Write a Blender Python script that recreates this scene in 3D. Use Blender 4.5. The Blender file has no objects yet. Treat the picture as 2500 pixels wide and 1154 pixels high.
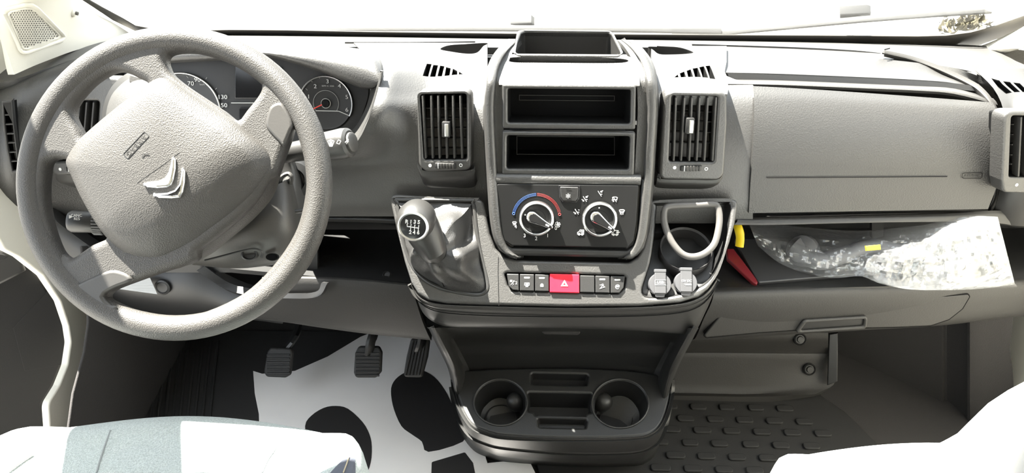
import bpy, bmesh, math, random
from mathutils import Vector, Matrix, noise
V3 = Vector
SC = bpy.context.scene
C = SC.collection
random.seed(7)
PI = math.pi
R = math.radians
# ------------------------------------------------------------------ camera, sky, sun, exposure
FPX, PCX, PCY = 1815.0, 1250.0, 577.0
PITCH, YAW = 36.0, 1.6
CAM = V3((0, 0, 1.2))
cam = bpy.data.cameras.new('camera'); cam_o = bpy.data.objects.new('camera', cam); C.objects.link(cam_o)
cam.sensor_fit = 'HORIZONTAL'; cam.sensor_width = 36.0; cam.lens = FPX / 2500.0 * 36.0
cam.clip_start = 0.02; cam.clip_end = 500
cam_o.location = CAM; cam_o.rotation_euler = (R(90 - PITCH), 0, R(YAW))
SC.camera = cam_o
SC.view_settings.view_transform = 'Standard'; SC.view_settings.look = 'None'
SC.view_settings.gamma = 1.0; SC.view_settings.use_curve_mapping = False
SC.view_settings.exposure = 0.0
world = bpy.data.worlds.new('sky'); SC.world = world; world.use_nodes = True
bg = world.node_tree.nodes['Background']; bg.inputs[0].default_value = (0.86, 0.93, 1.0, 1); bg.inputs[1].default_value = 4.2
SUN_TO = V3((-0.37, 0.26, 0.892)).normalized()
sun = bpy.data.lights.new('sun', 'SUN'); sun.energy = 76; sun.angle = R(0.6); sun.color = (1.0, 0.96, 0.88)
sun_o = bpy.data.objects.new('sun', sun); C.objects.link(sun_o)
sun_o.rotation_euler = SUN_TO.to_track_quat('Z', 'Y').to_euler(); sun_o.location = (-2, 2, 6)
SC.cycles.transparent_max_bounces = 16
# ------------------------------------------------------------------ pixel rays
ROT = Matrix.Rotation(R(YAW), 3, 'Z') @ Matrix.Rotation(R(90 - PITCH), 3, 'X')
AXIS = ROT @ V3((0, 0, -1))
def ray(px, py): return ROT @ V3(((px - PCX) / FPX, -(py - PCY) / FPX, -1))
def PY(px, py, y): d = ray(px, py); return CAM + d * ((y - CAM.y) / d.y)
def PX(px, py, x): d = ray(px, py); return CAM + d * ((x - CAM.x) / d.x)
def PZ(px, py, z): d = ray(px, py); return CAM + d * ((z - CAM.z) / d.z)
def PD(px, py, dist): return CAM + ray(px, py) * dist
class Fr:
    """a plane with axes: u right, v up, n out of it"""
    def __init__(s, o, n, up=(0, 0, 1)):
        s.o = V3(o); s.n = V3(n).normalized(); s.u = V3(up).cross(s.n).normalized(); s.v = s.n.cross(s.u)
    def p(s, u, v, n=0.0): return s.o + s.u * u + s.v * v + s.n * n
    def hit(s, px, py):
        d = ray(px, py); return CAM + d * ((s.o - CAM).dot(s.n) / d.dot(s.n))
    def uv(s, px, py):
        q = s.hit(px, py) - s.o; return (q.dot(s.u), q.dot(s.v))
    def path(s, pts): return [s.uv(*q) for q in pts]
    def at(s, px, py, n=0.0): return s.hit(px, py) + s.n * n
    def mat(s, n=0.0):
        m = Matrix((s.u, s.v, s.n)).transposed().to_4x4(); m.translation = s.o + s.n * n; return m
    def off(s, n): f = Fr.__new__(Fr); f.o = s.o + s.n * n; f.n = s.n; f.u = s.u; f.v = s.v; return f
def slope(px, py, y, elev, az=0.0):
    e, a = R(elev), R(az)
    return Fr(PY(px, py, y), (math.sin(a) * math.cos(e), -math.cos(a) * math.cos(e), math.sin(e)))
# ------------------------------------------------------------------ materials
M = {}
def mat(name, col, rough=0.5, metal=0.0, bump=0.0, scale=600, spec=0.5, kind='noise', var=0.0, emit=None):
    m = bpy.data.materials.new(name); m.use_nodes = True; nt = m.node_tree; b = nt.nodes['Principled BSDF']
    b.inputs['Base Color'].default_value = (*col, 1); b.inputs['Roughness'].default_value = rough
    b.inputs['Metallic'].default_value = metal; b.inputs['Specular IOR Level'].default_value = spec
    L = nt.links
    if bump or var:
        tc = nt.nodes.new('ShaderNodeTexCoord')
    if bump:
        if kind == 'noise':
            t = nt.nodes.new('ShaderNodeTexNoise'); t.inputs['Scale'].default_value = scale; t.inputs['Detail'].default_value = 1.5
            out = t.outputs['Fac']; L.new(tc.outputs['Object'], t.inputs['Vector'])
        elif kind == 'cell':
            t = nt.nodes.new('ShaderNodeTexVoronoi'); t.inputs['Scale'].default_value = scale
            out = t.outputs['Distance']; L.new(tc.outputs['Object'], t.inputs['Vector'])
        elif kind == 'weave':
            t = nt.nodes.new('ShaderNodeTexBrick'); t.inputs['Scale'].default_value = scale
            t.inputs['Mortar Size'].default_value = 0.12; t.inputs['Mortar Smooth'].default_value = 1.0
            t.inputs['Color1'].default_value = (1, 1, 1, 1); t.inputs['Color2'].default_value = (.7, .7, .7, 1); t.inputs['Mortar'].default_value = (0, 0, 0, 1)
            mp = nt.nodes.new('ShaderNodeMapping'); mp.inputs['Rotation'].default_value = (0, 0, R(25))
            L.new(tc.outputs['Object'], mp.inputs['Vector']); L.new(mp.outputs[0], t.inputs['Vector']); out = t.outputs['Color']
        bn = nt.nodes.new('ShaderNodeBump'); bn.inputs['Strength'].default_value = bump; bn.inputs['Distance'].default_value = 0.0006
        L.new(out, bn.inputs['Height']); L.new(bn.outputs[0], b.inputs['Normal'])
    if var:
        n2 = nt.nodes.new('ShaderNodeTexNoise'); n2.inputs['Scale'].default_value = scale * (2.2 if kind == 'weave' else 0.02); n2.inputs['Detail'].default_value = 4
        L.new(tc.outputs['Object'], n2.inputs['Vector'])
        rp = nt.nodes.new('ShaderNodeMapRange'); rp.inputs[1].default_value = 0.3; rp.inputs[2].default_value = 0.7
        rp.inputs[3].default_value = 1 - var; rp.inputs[4].default_value = 1 + var
        mx = nt.nodes.new('ShaderNodeMix'); mx.data_type = 'RGBA'; mx.blend_type = 'MULTIPLY'; mx.inputs[0].default_value = 1
        L.new(n2.outputs['Fac'], rp.inputs[0]); mx.inputs[6].default_value = (*col, 1)
        L.new(rp.outputs[0], mx.inputs[7]); L.new(mx.outputs[2], b.inputs['Base Color'])
    M[name] = m; return m
mat('dash_grain', (.030, .029, .0275), .46, spec=.75, bump=.6, scale=420, var=.05)
mat('dash_leather', (.027, .0262, .025), .47, bump=.5, scale=420, kind='cell')
mat('dash_smooth', (.022, .0213, .0203), .42, bump=.12, scale=700)
mat('dark_plastic', (.012, .0118, .0117), .45, bump=.15, scale=600)
mat('door_black', (.011, .0108, .0105), .7, bump=.2, scale=600, spec=.2)
mat('gloss_black', (.010, .010, .011), .18)
mat('lower_grey', (.0235, .0222, .0205), .6, bump=.35, scale=420)
mat('black_void', (.006, .006, .006), .8, spec=.08)
mat('panel_black', (.009, .009, .009), .45, spec=.2)
mat('wheel_grain', (.036, .0335, .0305), .50, bump=.6, scale=650, kind='cell')
mat('wheel_smooth', (.034, .032, .0295), .45, bump=.15, scale=500)
mat('chrome', (.85, .85, .85), .06, 1.0)
mat('satin_silver', (.70, .70, .69), .30, 1.0)
mat('console_dark', (.015, .0148, .0142), .45, bump=.15, scale=600)
mat('beige', (.60, .575, .50), .6, bump=.15, scale=500)
mat('beige_wall', (.66, .635, .56), .65, bump=.2, scale=300)
mat('perforation', (.10, .095, .085), .8)
mat('white_print', (.62, .62, .61), .6)
mat('grey_print', (.38, .38, .37), .6)
mat('red_print', (.30, .03, .03), .6)
mat('blue_print', (.03, .08, .26), .6)
mat('red_button', (.62, .012, .03), .35)
mat('needle_red', (.75, .05, .03), .5)
mat('dial_face', (.018, .018, .019), .5)
mat('leather', (.026, .0252, .0245), .52, bump=.35, scale=500, kind='cell')
mat('rubber', (.016, .0155, .0152), .7, bump=.3, scale=500)
mat('carpet', (.028, .026, .0252), .95, bump=1.0, scale=700)
mat('mat_white', (.78, .76, .75), .6, var=.04, scale=300)
mat('mat_black', (.018, .017, .017), .55)
mat('headliner', (.55, .53, .48), .9)
mat('paint_white', (.75, .75, .74), .25)
mat('concrete', (.25, .245, .23), .9, var=.12, scale=30)
mat('seat_fabric', (.42, .46, .45), .95, bump=1.0, scale=260, kind='weave', var=.22)
mat('seat_side', (.06, .066, .085), .8, bump=.6, scale=400)
mat('seat_light', (.30, .285, .25), .85, bump=.6, scale=260, kind='weave')
mat('seat_seam', (.20, .215, .215), .95)
mat('thread', (.30, .26, .18), .8)
mat('yellow', (.80, .58, .01), .5)
mat('folder_black', (.028, .028, .029), .40)
mat('folder_red', (.16, .010, .015), .5)
mat('paper', (.36, .36, .355), .7)
mat('wiper_black', (.018, .018, .018), .6)
mat('wiper_grey', (.030, .030, .030), .6)
mat('frit', (.045, .042, .038), .6)
mat('grey_cap', (.048, .048, .051), .5, bump=.1)
mat('ring_grey', (.070, .066, .062), .45)
mat('tool_grey', (.10, .10, .105), .45)
mat('leaf', (.060, .052, .028), .8)
def clear(name, tint, gloss, rough, bump=0.0, scale=40, diff=0.0):
    """thin clear sheet: mostly see-through, with a glossy coat"""
    m = bpy.data.materials.new(name); m.use_nodes = True; nt = m.node_tree; nt.nodes.clear()
    out = nt.nodes.new('ShaderNodeOutputMaterial'); tr = nt.nodes.new('ShaderNodeBsdfTransparent'); tr.inputs[0].default_value = (*tint, 1)
    gl = nt.nodes.new('ShaderNodeBsdfGlossy'); gl.inputs['Roughness'].default_value = rough
    lw = nt.nodes.new('ShaderNodeLayerWeight'); lw.inputs['Blend'].default_value = .5
    pw = nt.nodes.new('ShaderNodeMath'); pw.operation = 'POWER'; pw.inputs[1].default_value = 4.0; mr = nt.nodes.new('ShaderNodeMapRange'); mr.inputs[3].default_value = gloss; mr.inputs[4].default_value = 1.0
    mx = nt.nodes.new('ShaderNodeMixShader'); L = nt.links
    L.new(lw.outputs['Facing'], pw.inputs[0]); L.new(pw.outputs[0], mr.inputs[0]); L.new(mr.outputs[0], mx.inputs[0]); L.new(tr.outputs[0], mx.inputs[1]); L.new(gl.outputs[0], mx.inputs[2]); last = mx
    if diff:
        df = nt.nodes.new('ShaderNodeBsdfDiffuse'); df.inputs[0].default_value = (.85, .86, .88, 1)
        tl = nt.nodes.new('ShaderNodeBsdfTranslucent'); tl.inputs[0].default_value = (.85, .86, .88, 1)
        m1 = nt.nodes.new('ShaderNodeMixShader'); m1.inputs[0].default_value = .5; L.new(df.outputs[0], m1.inputs[1]); L.new(tl.outputs[0], m1.inputs[2])
        m2 = nt.nodes.new('ShaderNodeMixShader'); m2.inputs[0].default_value = diff; L.new(mx.outputs[0], m2.inputs[1]); L.new(m1.outputs[0], m2.inputs[2]); last = m2
    if bump:
        tc = nt.nodes.new('ShaderNodeTexCoord'); t = nt.nodes.new('ShaderNodeTexNoise'); t.inputs['Scale'].default_value = scale
        bn = nt.nodes.new('ShaderNodeBump'); bn.inputs['Strength'].default_value = bump; bn.inputs['Distance'].default_value = .004
        L.new(tc.outputs['Object'], t.inputs['Vector']); L.new(t.outputs['Fac'], bn.inputs['Height']); L.new(bn.outputs[0], gl.inputs['Normal']); L.new(bn.outputs[0], lw.inputs['Normal'])
    L.new(last.outputs[0], out.inputs[0]); M[name] = m; return m
clear('glass', (.98, .985, .98), .03, .02)
clear('bag_film', (.95, .96, .97), .10, .10, .9, 55, .09)
clear('cover_film', (.80, .81, .82), .12, .2, .9, 30, .6)
# ------------------------------------------------------------------ objects
ORIG = {}
def prop(o, label=None, cat=None, group=None, kind=None):
    if label: o['label'] = label
    if cat: o['category'] = cat
    if group: o['group'] = group
    if kind: o['kind'] = kind
    return o
def thing(name, label, cat, loc, group=None):
    o = bpy.data.objects.new(name, None); C.objects.link(o); o.location = loc; o.empty_display_size = .02
    ORIG[o.name] = V3(loc); return prop(o, label, cat, group)
def obj(name, me, m, parent=None, label=None, kind=None, cat=None, smooth=35, group=None):
    """link mesh data (built in world space) as one object under its parent"""
    o = bpy.data.objects.new(name, me); C.objects.link(o); me.name = name
    if isinstance(m, (list, tuple)):
        for k in m: me.materials.append(M[k])
    else: me.materials.append(M[m])
    if parent is not None:
        w = ORIG[parent.name]; o.parent = parent
    else:
        n = len(me.vertices); w = V3((0, 0, 0))
        if n:
            xs = [v.co for v in me.vertices]
            w = V3(((min(c.x for c in xs) + max(c.x for c in xs)) / 2, (min(c.y for c in xs) + max(c.y for c in xs)) / 2, min(c.z for c in xs)))
        o.location = w
    me.transform(Matrix.Translation(-w)); ORIG[o.name] = w
    if smooth:
        me.polygons.foreach_set('use_smooth', [True] * len(me.polygons)); me.set_sharp_from_angle(angle=R(smooth))
    return prop(o, label, cat, group, kind)
def struct(name, me, m, **k): return obj(name, me, m, kind='structure', **k)
# ------------------------------------------------------------------ mesh makers
def mesh(vs, fs):
    me = bpy.data.meshes.new('m'); me.from_pydata([tuple(v) for v in vs], [], fs); me.validate(); return me
def join(*mes):
    vs, fs = [], []
    for me in mes:
        b = len(vs); vs += [v.co.copy() for v in me.vertices]; fs += [[i + b for i in p.vertices] for p in me.polygons]
    return mesh(vs, fs)
def crom(a, b, c, d, t):
    return (b * 2 + (c - a) * t + (a * 2 - b * 5 + c * 4 - d) * t * t + (b * 3 - a - c * 3 + d) * t ** 3) * .5
def curve_pts(pts, n, closed=False):
    """smooth curve through points (Vectors), n steps a span"""
    L = len(pts); out = []
    for i in range(L if closed else L - 1):
        g = lambda k: pts[k % L] if closed else pts[max(0, min(L - 1, k))]
        a, b, c, d = g(i - 1), g(i), g(i + 1), g(i + 2)
        if not closed and i == 0: a = b * 2 - c
        if not closed and i == L - 2: d = c * 2 - b
        for k in range(n): out.append(crom(a, b, c, d, k / n))
    if not closed: out.append(pts[-1].copy())
    return out
def smooth2(pts, n=6): return [(q.x, q.y) for q in curve_pts([V3((a, b, 0)) for a, b in pts], n, True)]
def smooth_px(pts, n=6): return smooth2(pts, n)
def rpoly(pts, r, seg=5):
    """round the corners of a 2D polygon"""
    out = []; L = len(pts)
    rr = r if isinstance(r, (list, tuple)) else [r] * L
    for i in range(L):
        p = V3((*pts[i], 0)); a = V3((*pts[i - 1], 0)) - p; b = V3((*pts[(i + 1) % L], 0)) - p
        la, lb = a.length, b.length
        if rr[i] <= 0 or la < 1e-9 or lb < 1e-9: out.append((p.x, p.y)); continue
        a /= la; b /= lb; ang = a.angle(b); 
        if ang > 3.1: out.append((p.x, p.y)); continue
        d = min(rr[i] / math.tan(ang / 2), la * .48, lb * .48); q0 = p + a * d; q2 = p + b * d
        for k in range(seg + 1):
            t = k / seg; q = q0 * (1 - t) ** 2 + p * 2 * t * (1 - t) + q2 * t * t; out.append((q.x, q.y))
    return out
def plate2(fr, outer, holes=(), n0=-.004, n1=0.0, bev=.001, res=2, fix=False):
    """extruded flat panel with holes and rounded edges; outlines in the plane's own u, v"""
    cu = bpy.data.curves.new('c', 'CURVE'); cu.dimensions = '2D'; cu.fill_mode = 'BOTH'
    bev = min(bev, (n1 - n0) * .49)
    cu.extrude = max((n1 - n0) / 2 - bev, 1e-6); cu.bevel_depth = bev; cu.bevel_resolution = res; cu.offset = -bev
    for pl in [outer] + list(holes):
        sp = cu.splines.new('POLY'); sp.points.add(len(pl) - 1); sp.use_cyclic_u = True
        for q, (a, b) in zip(sp.points, pl): q.co = (a, b, 0, 1)
    o = bpy.data.objects.new('c', cu); me = bpy.data.meshes.new_from_object(o)
    bpy.data.objects.remove(o); bpy.data.curves.remove(cu)
    me.materials.clear()
    if fix:   # pull stray bevel corners back to the outline
        segs = [(V3((*pl[i - 1], 0)), V3((*pl[i], 0))) for pl in [outer] + list(holes) for i in range(len(pl))]
        for vt in me.vertices:
            p = V3((vt.co.x, vt.co.y, 0)); best = None
            for a, b in segs:
                d = b - a; k = max(0, min(1, (p - a).dot(d) / max(d.length_squared, 1e-12))); q = a + d * k; e = (p - q).length
                if best is None or e < best[0]: best = (e, q)
            if best[0] > bev * 1.3: vt.co.x, vt.co.y = best[1].x, best[1].y
    me.transform(fr.mat((n0 + n1) / 2)); return me
def plate(fr, outer, holes=(), n0=-.004, n1=0.0, bev=.001, r=0, res=2):
    """the same with outlines traced in photograph pixels onto the plane"""
    rd = (lambda q: rpoly(q, r)) if r else (lambda q: q)
    return plate2(fr, rd(fr.path(outer)), [rd(fr.path(h)) for h in holes], n0, n1, bev, res)
def loft(rows, nu=4, nv=4, thick=0.0, su=True, sv=True, closed=False):
    """smooth surface through rows of points; thick > 0 gives it a back away from the viewer"""
    rr = [curve_pts(r, nu if su else 1, closed) for r in rows]
    if not su and nu > 1 and not closed: pass
    cols = list(zip(*rr)); cc = [curve_pts(list(c), nv if sv else 1) for c in cols]
    nr, nc = len(cc[0]), len(cc); g = [[cc[j][i] for j in range(nc)] for i in range(nr)]
    vs = [p for r in g for p in r]; fs = []
    wrap = nc if closed else nc - 1
    for i in range(nr - 1):
        for j in range(wrap):
            k = (j + 1) % nc; fs.append((i * nc + j, i * nc + k, (i + 1) * nc + k, (i + 1) * nc + j))
    me = mesh(vs, fs); me.update()
    s = 0
    for p in me.polygons: s += p.normal.dot(CAM - p.center) * p.area
    if s < 0: me.flip_normals(); me.update()
    return thicken(me, thick) if thick else me
def thicken(me, t):
    bm = bmesh.new(); bm.from_mesh(me); bm.normal_update(); vs = list(bm.verts); fs = list(bm.faces)
    be = [(e.verts[0], e.verts[1], e.link_faces[0]) for e in bm.edges if len(e.link_faces) == 1]
    new = {v: bm.verts.new(v.co - v.normal * t) for v in vs}
    for f in fs: bm.faces.new([new[v] for v in reversed(f.verts)])
    for a, b, f in be:
        L = [l.vert for l in f.loops]; i = L.index(a)
        if L[(i + 1) % len(L)] is not b: a, b = b, a
        bm.faces.new((b, a, new[a], new[b]))
    bm.to_mesh(me); bm.free(); return me
def tube(pts, rad, seg=12, closed=False, caps=True, flat=1.0, up=None):
    """round bar along a path; rad may be a list; flat squashes it along its second axis"""
    n = len(pts); vs, fs = [], []; prev = None
    for i, p in enumerate(pts):
        t = (pts[(i + 1) % n] - pts[i - 1]) if closed else (pts[min(i + 1, n - 1)] - pts[max(i - 1, 0)])
        t.normalize()
        if up is not None: a = V3(up).cross(t)
        elif prev is None: a = t.orthogonal()
        else: a = prev - t * prev.dot(t)
        a.normalize(); prev = a; b = t.cross(a); r = rad[i] if isinstance(rad, (list, tuple)) else rad
        for k in range(seg):
            w = 2 * PI * k / seg; vs.append(p + a * (r * math.cos(w)) + b * (r * flat * math.sin(w)))
    m = n if closed else n - 1
    for i in range(m):
        for k in range(seg):
            j = (i + 1) % n; q = (k + 1) % seg; fs.append((i * seg + k, i * seg + q, j * seg + q, j * seg + k))
    if not closed and caps: fs.append(tuple(range(seg))[::-1]); fs.append(tuple((n - 1) * seg + k for k in range(seg)))
    return mesh(vs, fs)
def lathe(fr, u, v, prof, seg=32, n=0.0, su=1.0, sv=1.0, rot=0.0, caps=True):
    """profile of (radius, height) turned about the plane's normal at u, v"""
    vs, fs = [], []; L = len(prof)
    for r, h in prof:
        for k in range(seg):
            w = 2 * PI * k / seg; a, b = r * math.cos(w) * su, r * math.sin(w) * sv
            a, b = a * math.cos(rot) - b * math.sin(rot), a * math.sin(rot) + b * math.cos(rot)
            vs.append(fr.p(u + a, v + b, n + h))
    for i in range(L - 1):
        for k in range(seg):
            q = (k + 1) % seg; fs.append((i * seg + k, i * seg + q, (i + 1) * seg + q, (i + 1) * seg + k))
    if caps and prof[0][0] > 0: fs.append(tuple(range(seg))[::-1])
    if caps and prof[-1][0] > 0: fs.append(tuple((L - 1) * seg + k for k in range(seg)))
    me = mesh(vs, fs); bm = bmesh.new(); bm.from_mesh(me); bmesh.ops.remove_doubles(bm, verts=bm.verts, dist=1e-7); bmesh.ops.recalc_face_normals(bm, faces=bm.faces); bm.to_mesh(me); bm.free(); return me
def bar(a, b, w, h, up=(0, 0, 1), bev=0.0):
    """straight box bar from a to b"""
    a, b = V3(a), V3(b); t = (b - a); L = t.length; t.normalize(); s = V3(up).cross(t).normalized(); q = t.cross(s)
    bm = bmesh.new(); bmesh.ops.create_cube(bm, size=1)
    for v in bm.verts: v.co = V3((v.co.x * L, v.co.y * w, v.co.z * h))
    if bev: bmesh.ops.bevel(bm, geom=bm.edges[:], offset=bev, segments=2, profile=.5, affect='EDGES')
    m = Matrix((t, s, q)).transposed().to_4x4(); m.translation = (a + b) / 2; bm.transform(m)
    me = bpy.data.meshes.new('m'); bm.to_mesh(me); bm.free(); return me
def box(x0, x1, y0, y1, z0, z1, bev=0.0, seg=2):
    bm = bmesh.new(); bmesh.ops.create_cube(bm, size=1)
    for v in bm.verts: v.co = V3(((x0 + x1) / 2 + v.co.x * (x1 - x0), (y0 + y1) / 2 + v.co.y * (y1 - y0), (z0 + z1) / 2 + v.co.z * (z1 - z0)))
    if bev: bmesh.ops.bevel(bm, geom=bm.edges[:], offset=bev, segments=seg, profile=.5, affect='EDGES')
    me = bpy.data.meshes.new('m'); bm.to_mesh(me); bm.free(); return me
def fbox(fr, u0, u1, v0, v1, n0, n1, bev=0.0):
    me = box(u0, u1, v0, v1, n0, n1, bev); me.transform(fr.mat()); return me
def rect(u0, u1, v0, v1, r=0.0, seg=4):
    q = [(u0, v0), (u1, v0), (u1, v1), (u0, v1)]; return rpoly(q, r, seg) if r else q
def circ(u, v, r, n=28): return [(u + r * math.cos(2 * PI * k / n), v + r * math.sin(2 * PI * k / n)) for k in range(n)]
def text(fr, s, px, py, size, n=.0004, rot=0.0, depth=.0002, sx=1.0):
    """flat lettering lying on a plane, centred on the pixel; size is the capital height"""
    u, v = fr.uv(px, py); cu = bpy.data.curves.new('t', 'FONT'); cu.body = s; cu.size = size / .7; cu.align_x = 'CENTER'; cu.align_y = 'CENTER'
    cu.extrude = depth; cu.resolution_u = 3
    o = bpy.data.objects.new('t', cu); me = bpy.data.meshes.new_from_object(o); bpy.data.objects.remove(o); bpy.data.curves.remove(cu)
    me.materials.clear(); me.transform(fr.mat() @ Matrix.Translation((u, v, n)) @ Matrix.Rotation(rot, 4, 'Z') @ Matrix.Diagonal((sx, 1, 1, 1))); return me
def strokes(fr, u, v, s, lines, w=.1, n=.0004, rot=0.0, t=.0003):
    """small printed symbol from polylines in units of s"""
    vs, fs = [], []
    for ln in lines:
        for a, b in zip(ln[:-1], ln[1:]):
            a, b = V3((*a, 0)), V3((*b, 0)); d = b - a
            if d.length < 1e-6: continue
            d.normalize(); q = V3((-d.y, d.x, 0)) * w / 2; e = d * w * .35; k = len(vs)
            for zz in (0, t):
                for c in (a - e - q, b + e - q, b + e + q, a - e + q):
                    x, y = c.x * math.cos(rot) - c.y * math.sin(rot), c.x * math.sin(rot) + c.y * math.cos(rot)
                    vs.append(fr.p(u + x * s, v + y * s, n + zz))
            fs += [(k + 4, k + 5, k + 6, k + 7), (k, k + 1, k + 5, k + 4), (k + 1, k + 2, k + 6, k + 5), (k + 2, k + 3, k + 7, k + 6), (k + 3, k, k + 4, k + 7)]
    return mesh(vs, fs)
def arc(cx, cy, r, a0, a1, n=10): return [(cx + r * math.cos(R(a0 + (a1 - a0) * k / n)), cy + r * math.sin(R(a0 + (a1 - a0) * k / n))) for k in range(n + 1)]
def pxs(fr, lines, w, n=.0004, t=.0003):
    """strokes traced in pixels, width in metres"""
    return strokes(fr, 0, 0, 1, [fr.path(l) for l in lines], w, n, 0, t)
def walls(fr, outer, depth, floor=True, taper=1.0, n=0.0):
    """open box sunk behind an outline (u, v): side walls and a floor"""
    L = len(outer); cu = sum(p[0] for p in outer) / L; cv = sum(p[1] for p in outer) / L
    vs = [fr.p(a, b, n) for a, b in outer] + [fr.p(cu + (a - cu) * taper, cv + (b - cv) * taper, n - depth) for a, b in outer]
    fs = [(i, (i + 1) % L, L + (i + 1) % L, L + i) for i in range(L)]
    if floor: fs.append(tuple(L + i for i in range(L)))
    return mesh(vs, fs)
def prism(fr, outer, n0, n1):
    L = len(outer); vs = [fr.p(a, b, n0) for a, b in outer] + [fr.p(a, b, n1) for a, b in outer]
    fs = [(i, (i + 1) % L, L + (i + 1) % L, L + i) for i in range(L)] + [tuple(range(L))[::-1], tuple(L + i for i in range(L))]
    me = mesh(vs, fs); bm = bmesh.new(); bm.from_mesh(me); bmesh.ops.recalc_face_normals(bm, faces=bm.faces); bm.to_mesh(me); bm.free(); return me
def cut(o, *cutters, smooth=35):
    """carve real openings into a panel"""
    tmp = []
    for me in cutters:
        c = bpy.data.objects.new('cutter', me); C.objects.link(c); tmp.append(c)
        md = o.modifiers.new('cut', 'BOOLEAN'); md.operation = 'DIFFERENCE'; md.object = c; md.solver = 'EXACT'
    bpy.context.view_layer.update(); dg = bpy.context.evaluated_depsgraph_get()
    me = bpy.data.meshes.new_from_object(o.evaluated_get(dg)); o.modifiers.clear(); o.data = me
    for c in tmp: bpy.data.objects.remove(c)
    me.polygons.foreach_set('use_smooth', [True] * len(me.polygons)); me.set_sharp_from_angle(angle=R(smooth))
from mathutils.bvhtree import BVHTree
def surf(o):
    w = ORIG[o.name]; return BVHTree.FromPolygons([v.co + w for v in o.data.vertices], [tuple(p.vertices) for p in o.data.polygons])
def plane_on(o, pts):
    """plane through three pixel points seen on an object"""
    bv = surf(o); q = [bv.ray_cast(CAM, ray(*p).normalized())[0] for p in pts]
    n = (q[1] - q[0]).cross(q[2] - q[0]).normalized(); n = n if n.dot(CAM - q[0]) > 0 else -n
    return Fr((q[0] + q[1] + q[2]) / 3, n)
# key planes of the dashboard
FR = slope(1390, 310, .985, 15)       # radio plane
FC = slope(1390, 430, .964, 25)       # climate control plane
FL = slope(1390, 640, .905, 42)       # switch ledge
FT = slope(1390, 985, .885, 76)       # lower console tray
FW = Fr(PD(428, 448, .925), -AXIS)    # steering wheel plane
# ================================================================== THE SETTING: cab shell, glass, outside
XL, XR = -.86, .96
FF = Fr((0, 0, 0), (0, 0, 1), (0, 1, 0))
struct('ground', box(-40, 40, -30, 60, -.80, -.75), 'concrete', label='pale sunlit concrete yard outside the windscreen', cat='ground')
struct('floor', box(XL - .03, XR + .03, -.9, 1.5, -.04, 0), 'carpet', label='dark carpeted cab floor', cat='floor')
struct('wall_front', join(box(XL - .03, XR + .03, 1.36, 1.40, 0, .62), bar((XL, 1.22, .0), (XL, 1.22, .001), .01, .01)), 'dark_plastic', label='dark firewall behind the pedals', cat='wall')
struct('wall_rear', box(XL - .03, XR + .03, -.93, -.9, -.04, 1.75), 'beige_wall', label='beige bulkhead behind the seats', cat='wall')
struct('ceiling', box(XL - .03, XR + .03, -.93, .50, 1.72, 1.76), 'headliner', label='pale cloth headliner of the cab', cat='ceiling')
struct('trim_1', box(XL, XR, .44, .54, 1.51, 1.74, .02), 'headliner', label='pale header above the windscreen', cat='trim')
FXL = Fr((XL, 0, 0), (1, 0, 0)); FXR = Fr((XR, 0, 0), (-1, 0, 0))
# side walls: each with a window opening, in the wall's own plane (u runs along Y)
def side_wall(fr, sgn):
    o = [(-.93, -.04), (1.50, -.04), (1.50, .62), (1.45, .66), (.53, 1.52), (.48, 1.76), (-.93, 1.76)]
    h = [(-.15, .86), (1.12, .80), (1.22, .82), (.56, 1.43), (.46, 1.50), (-.15, 1.50)]
    if sgn > 0: h = [(-.20, .12), (.62, .12)] + FXL.path([(122, 1100), (122, 1040), (118, 985), (146, 940), (166, 890), (174, 835), (168, 795), (148, 735), (106, 672), (48, 626), (12, 608)]) + [(.95, .52), (.97, .78), (1.22, .82), (.56, 1.43), (.46, 1.50), (-.20, 1.50)]   # the driver's door stands open
    if sgn < 0: o = [(-a, b) for a, b in o][::-1]; h = [(-a, b) for a, b in h][::-1]
    return plate2(fr, o, [rpoly(h, .02 if sgn > 0 else .05)], -.014 if sgn > 0 else -.035, 0, .003), h
wl, hl = side_wall(FXL, 1); struct('wall_left', wl, 'beige_wall', label='beige metal door surround beside the steering wheel', cat='wall')
wr, hr = side_wall(FXR, -1); struct('wall_right', wr, 'beige_wall', label='beige metal door surround beside the glove box', cat='wall')
struct('window_2', plate2(FXR, rpoly(hr, .04), (), -.022, -.018, .0005), 'glass', label='side window beside the passenger seat', cat='window')
# windscreen
SA = R(43); FS = Fr((0, 1.44, .65), (0, -math.sin(SA), -math.cos(SA)), (0, -math.cos(SA), math.sin(SA)))
gl = [FS.uv(340, 92), FS.uv(2390, 118), FS.uv(2520, 20), (.92, .65), (.86, 1.25), (-.76, 1.25), (-.82, .65), FS.uv(185, -15)]
ws = struct('window_1', plate2(FS, gl, (), -.006, 0, .001), 'glass', label='windscreen above the dashboard', cat='window')
top_e = [(330, 60), (390, 71), (480, 72), (560, 70), (700, 71), (900, 75), (1240, 79), (1780, 83), (2000, 84), (2240, 86), (2310, 84), (2370, 76), (2430, 60), (2500, 36)]
bot_e = [(300, 70), (370, 92), (470, 94), (560, 92), (700, 92), (900, 96), (1240, 100), (1780, 104), (2000, 108), (2250, 113), (2330, 116), (2375, 112), (2440, 90), (2510, 60)]
fl_ = FS.path(top_e); fb_ = FS.path(bot_e)
fl_ = [(-.71, 1.20), (-.77, .65)] + FS.path([(206, -10), (244, 12), (300, 42)]) + fl_ + [(.87, .65), (.81, 1.20)]; fb_ = [(-.75, 1.24), (-.81, .65)] + FS.path([(188, -12), (228, 14), (275, 46)]) + fb_[1:] + [(.91, .65), (.85, 1.24)]
obj('black_border', plate2(FS, fl_ + fb_[::-1], (), .001, .003, .0005), 'frit', ws, label='black painted border along the glass')
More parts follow.
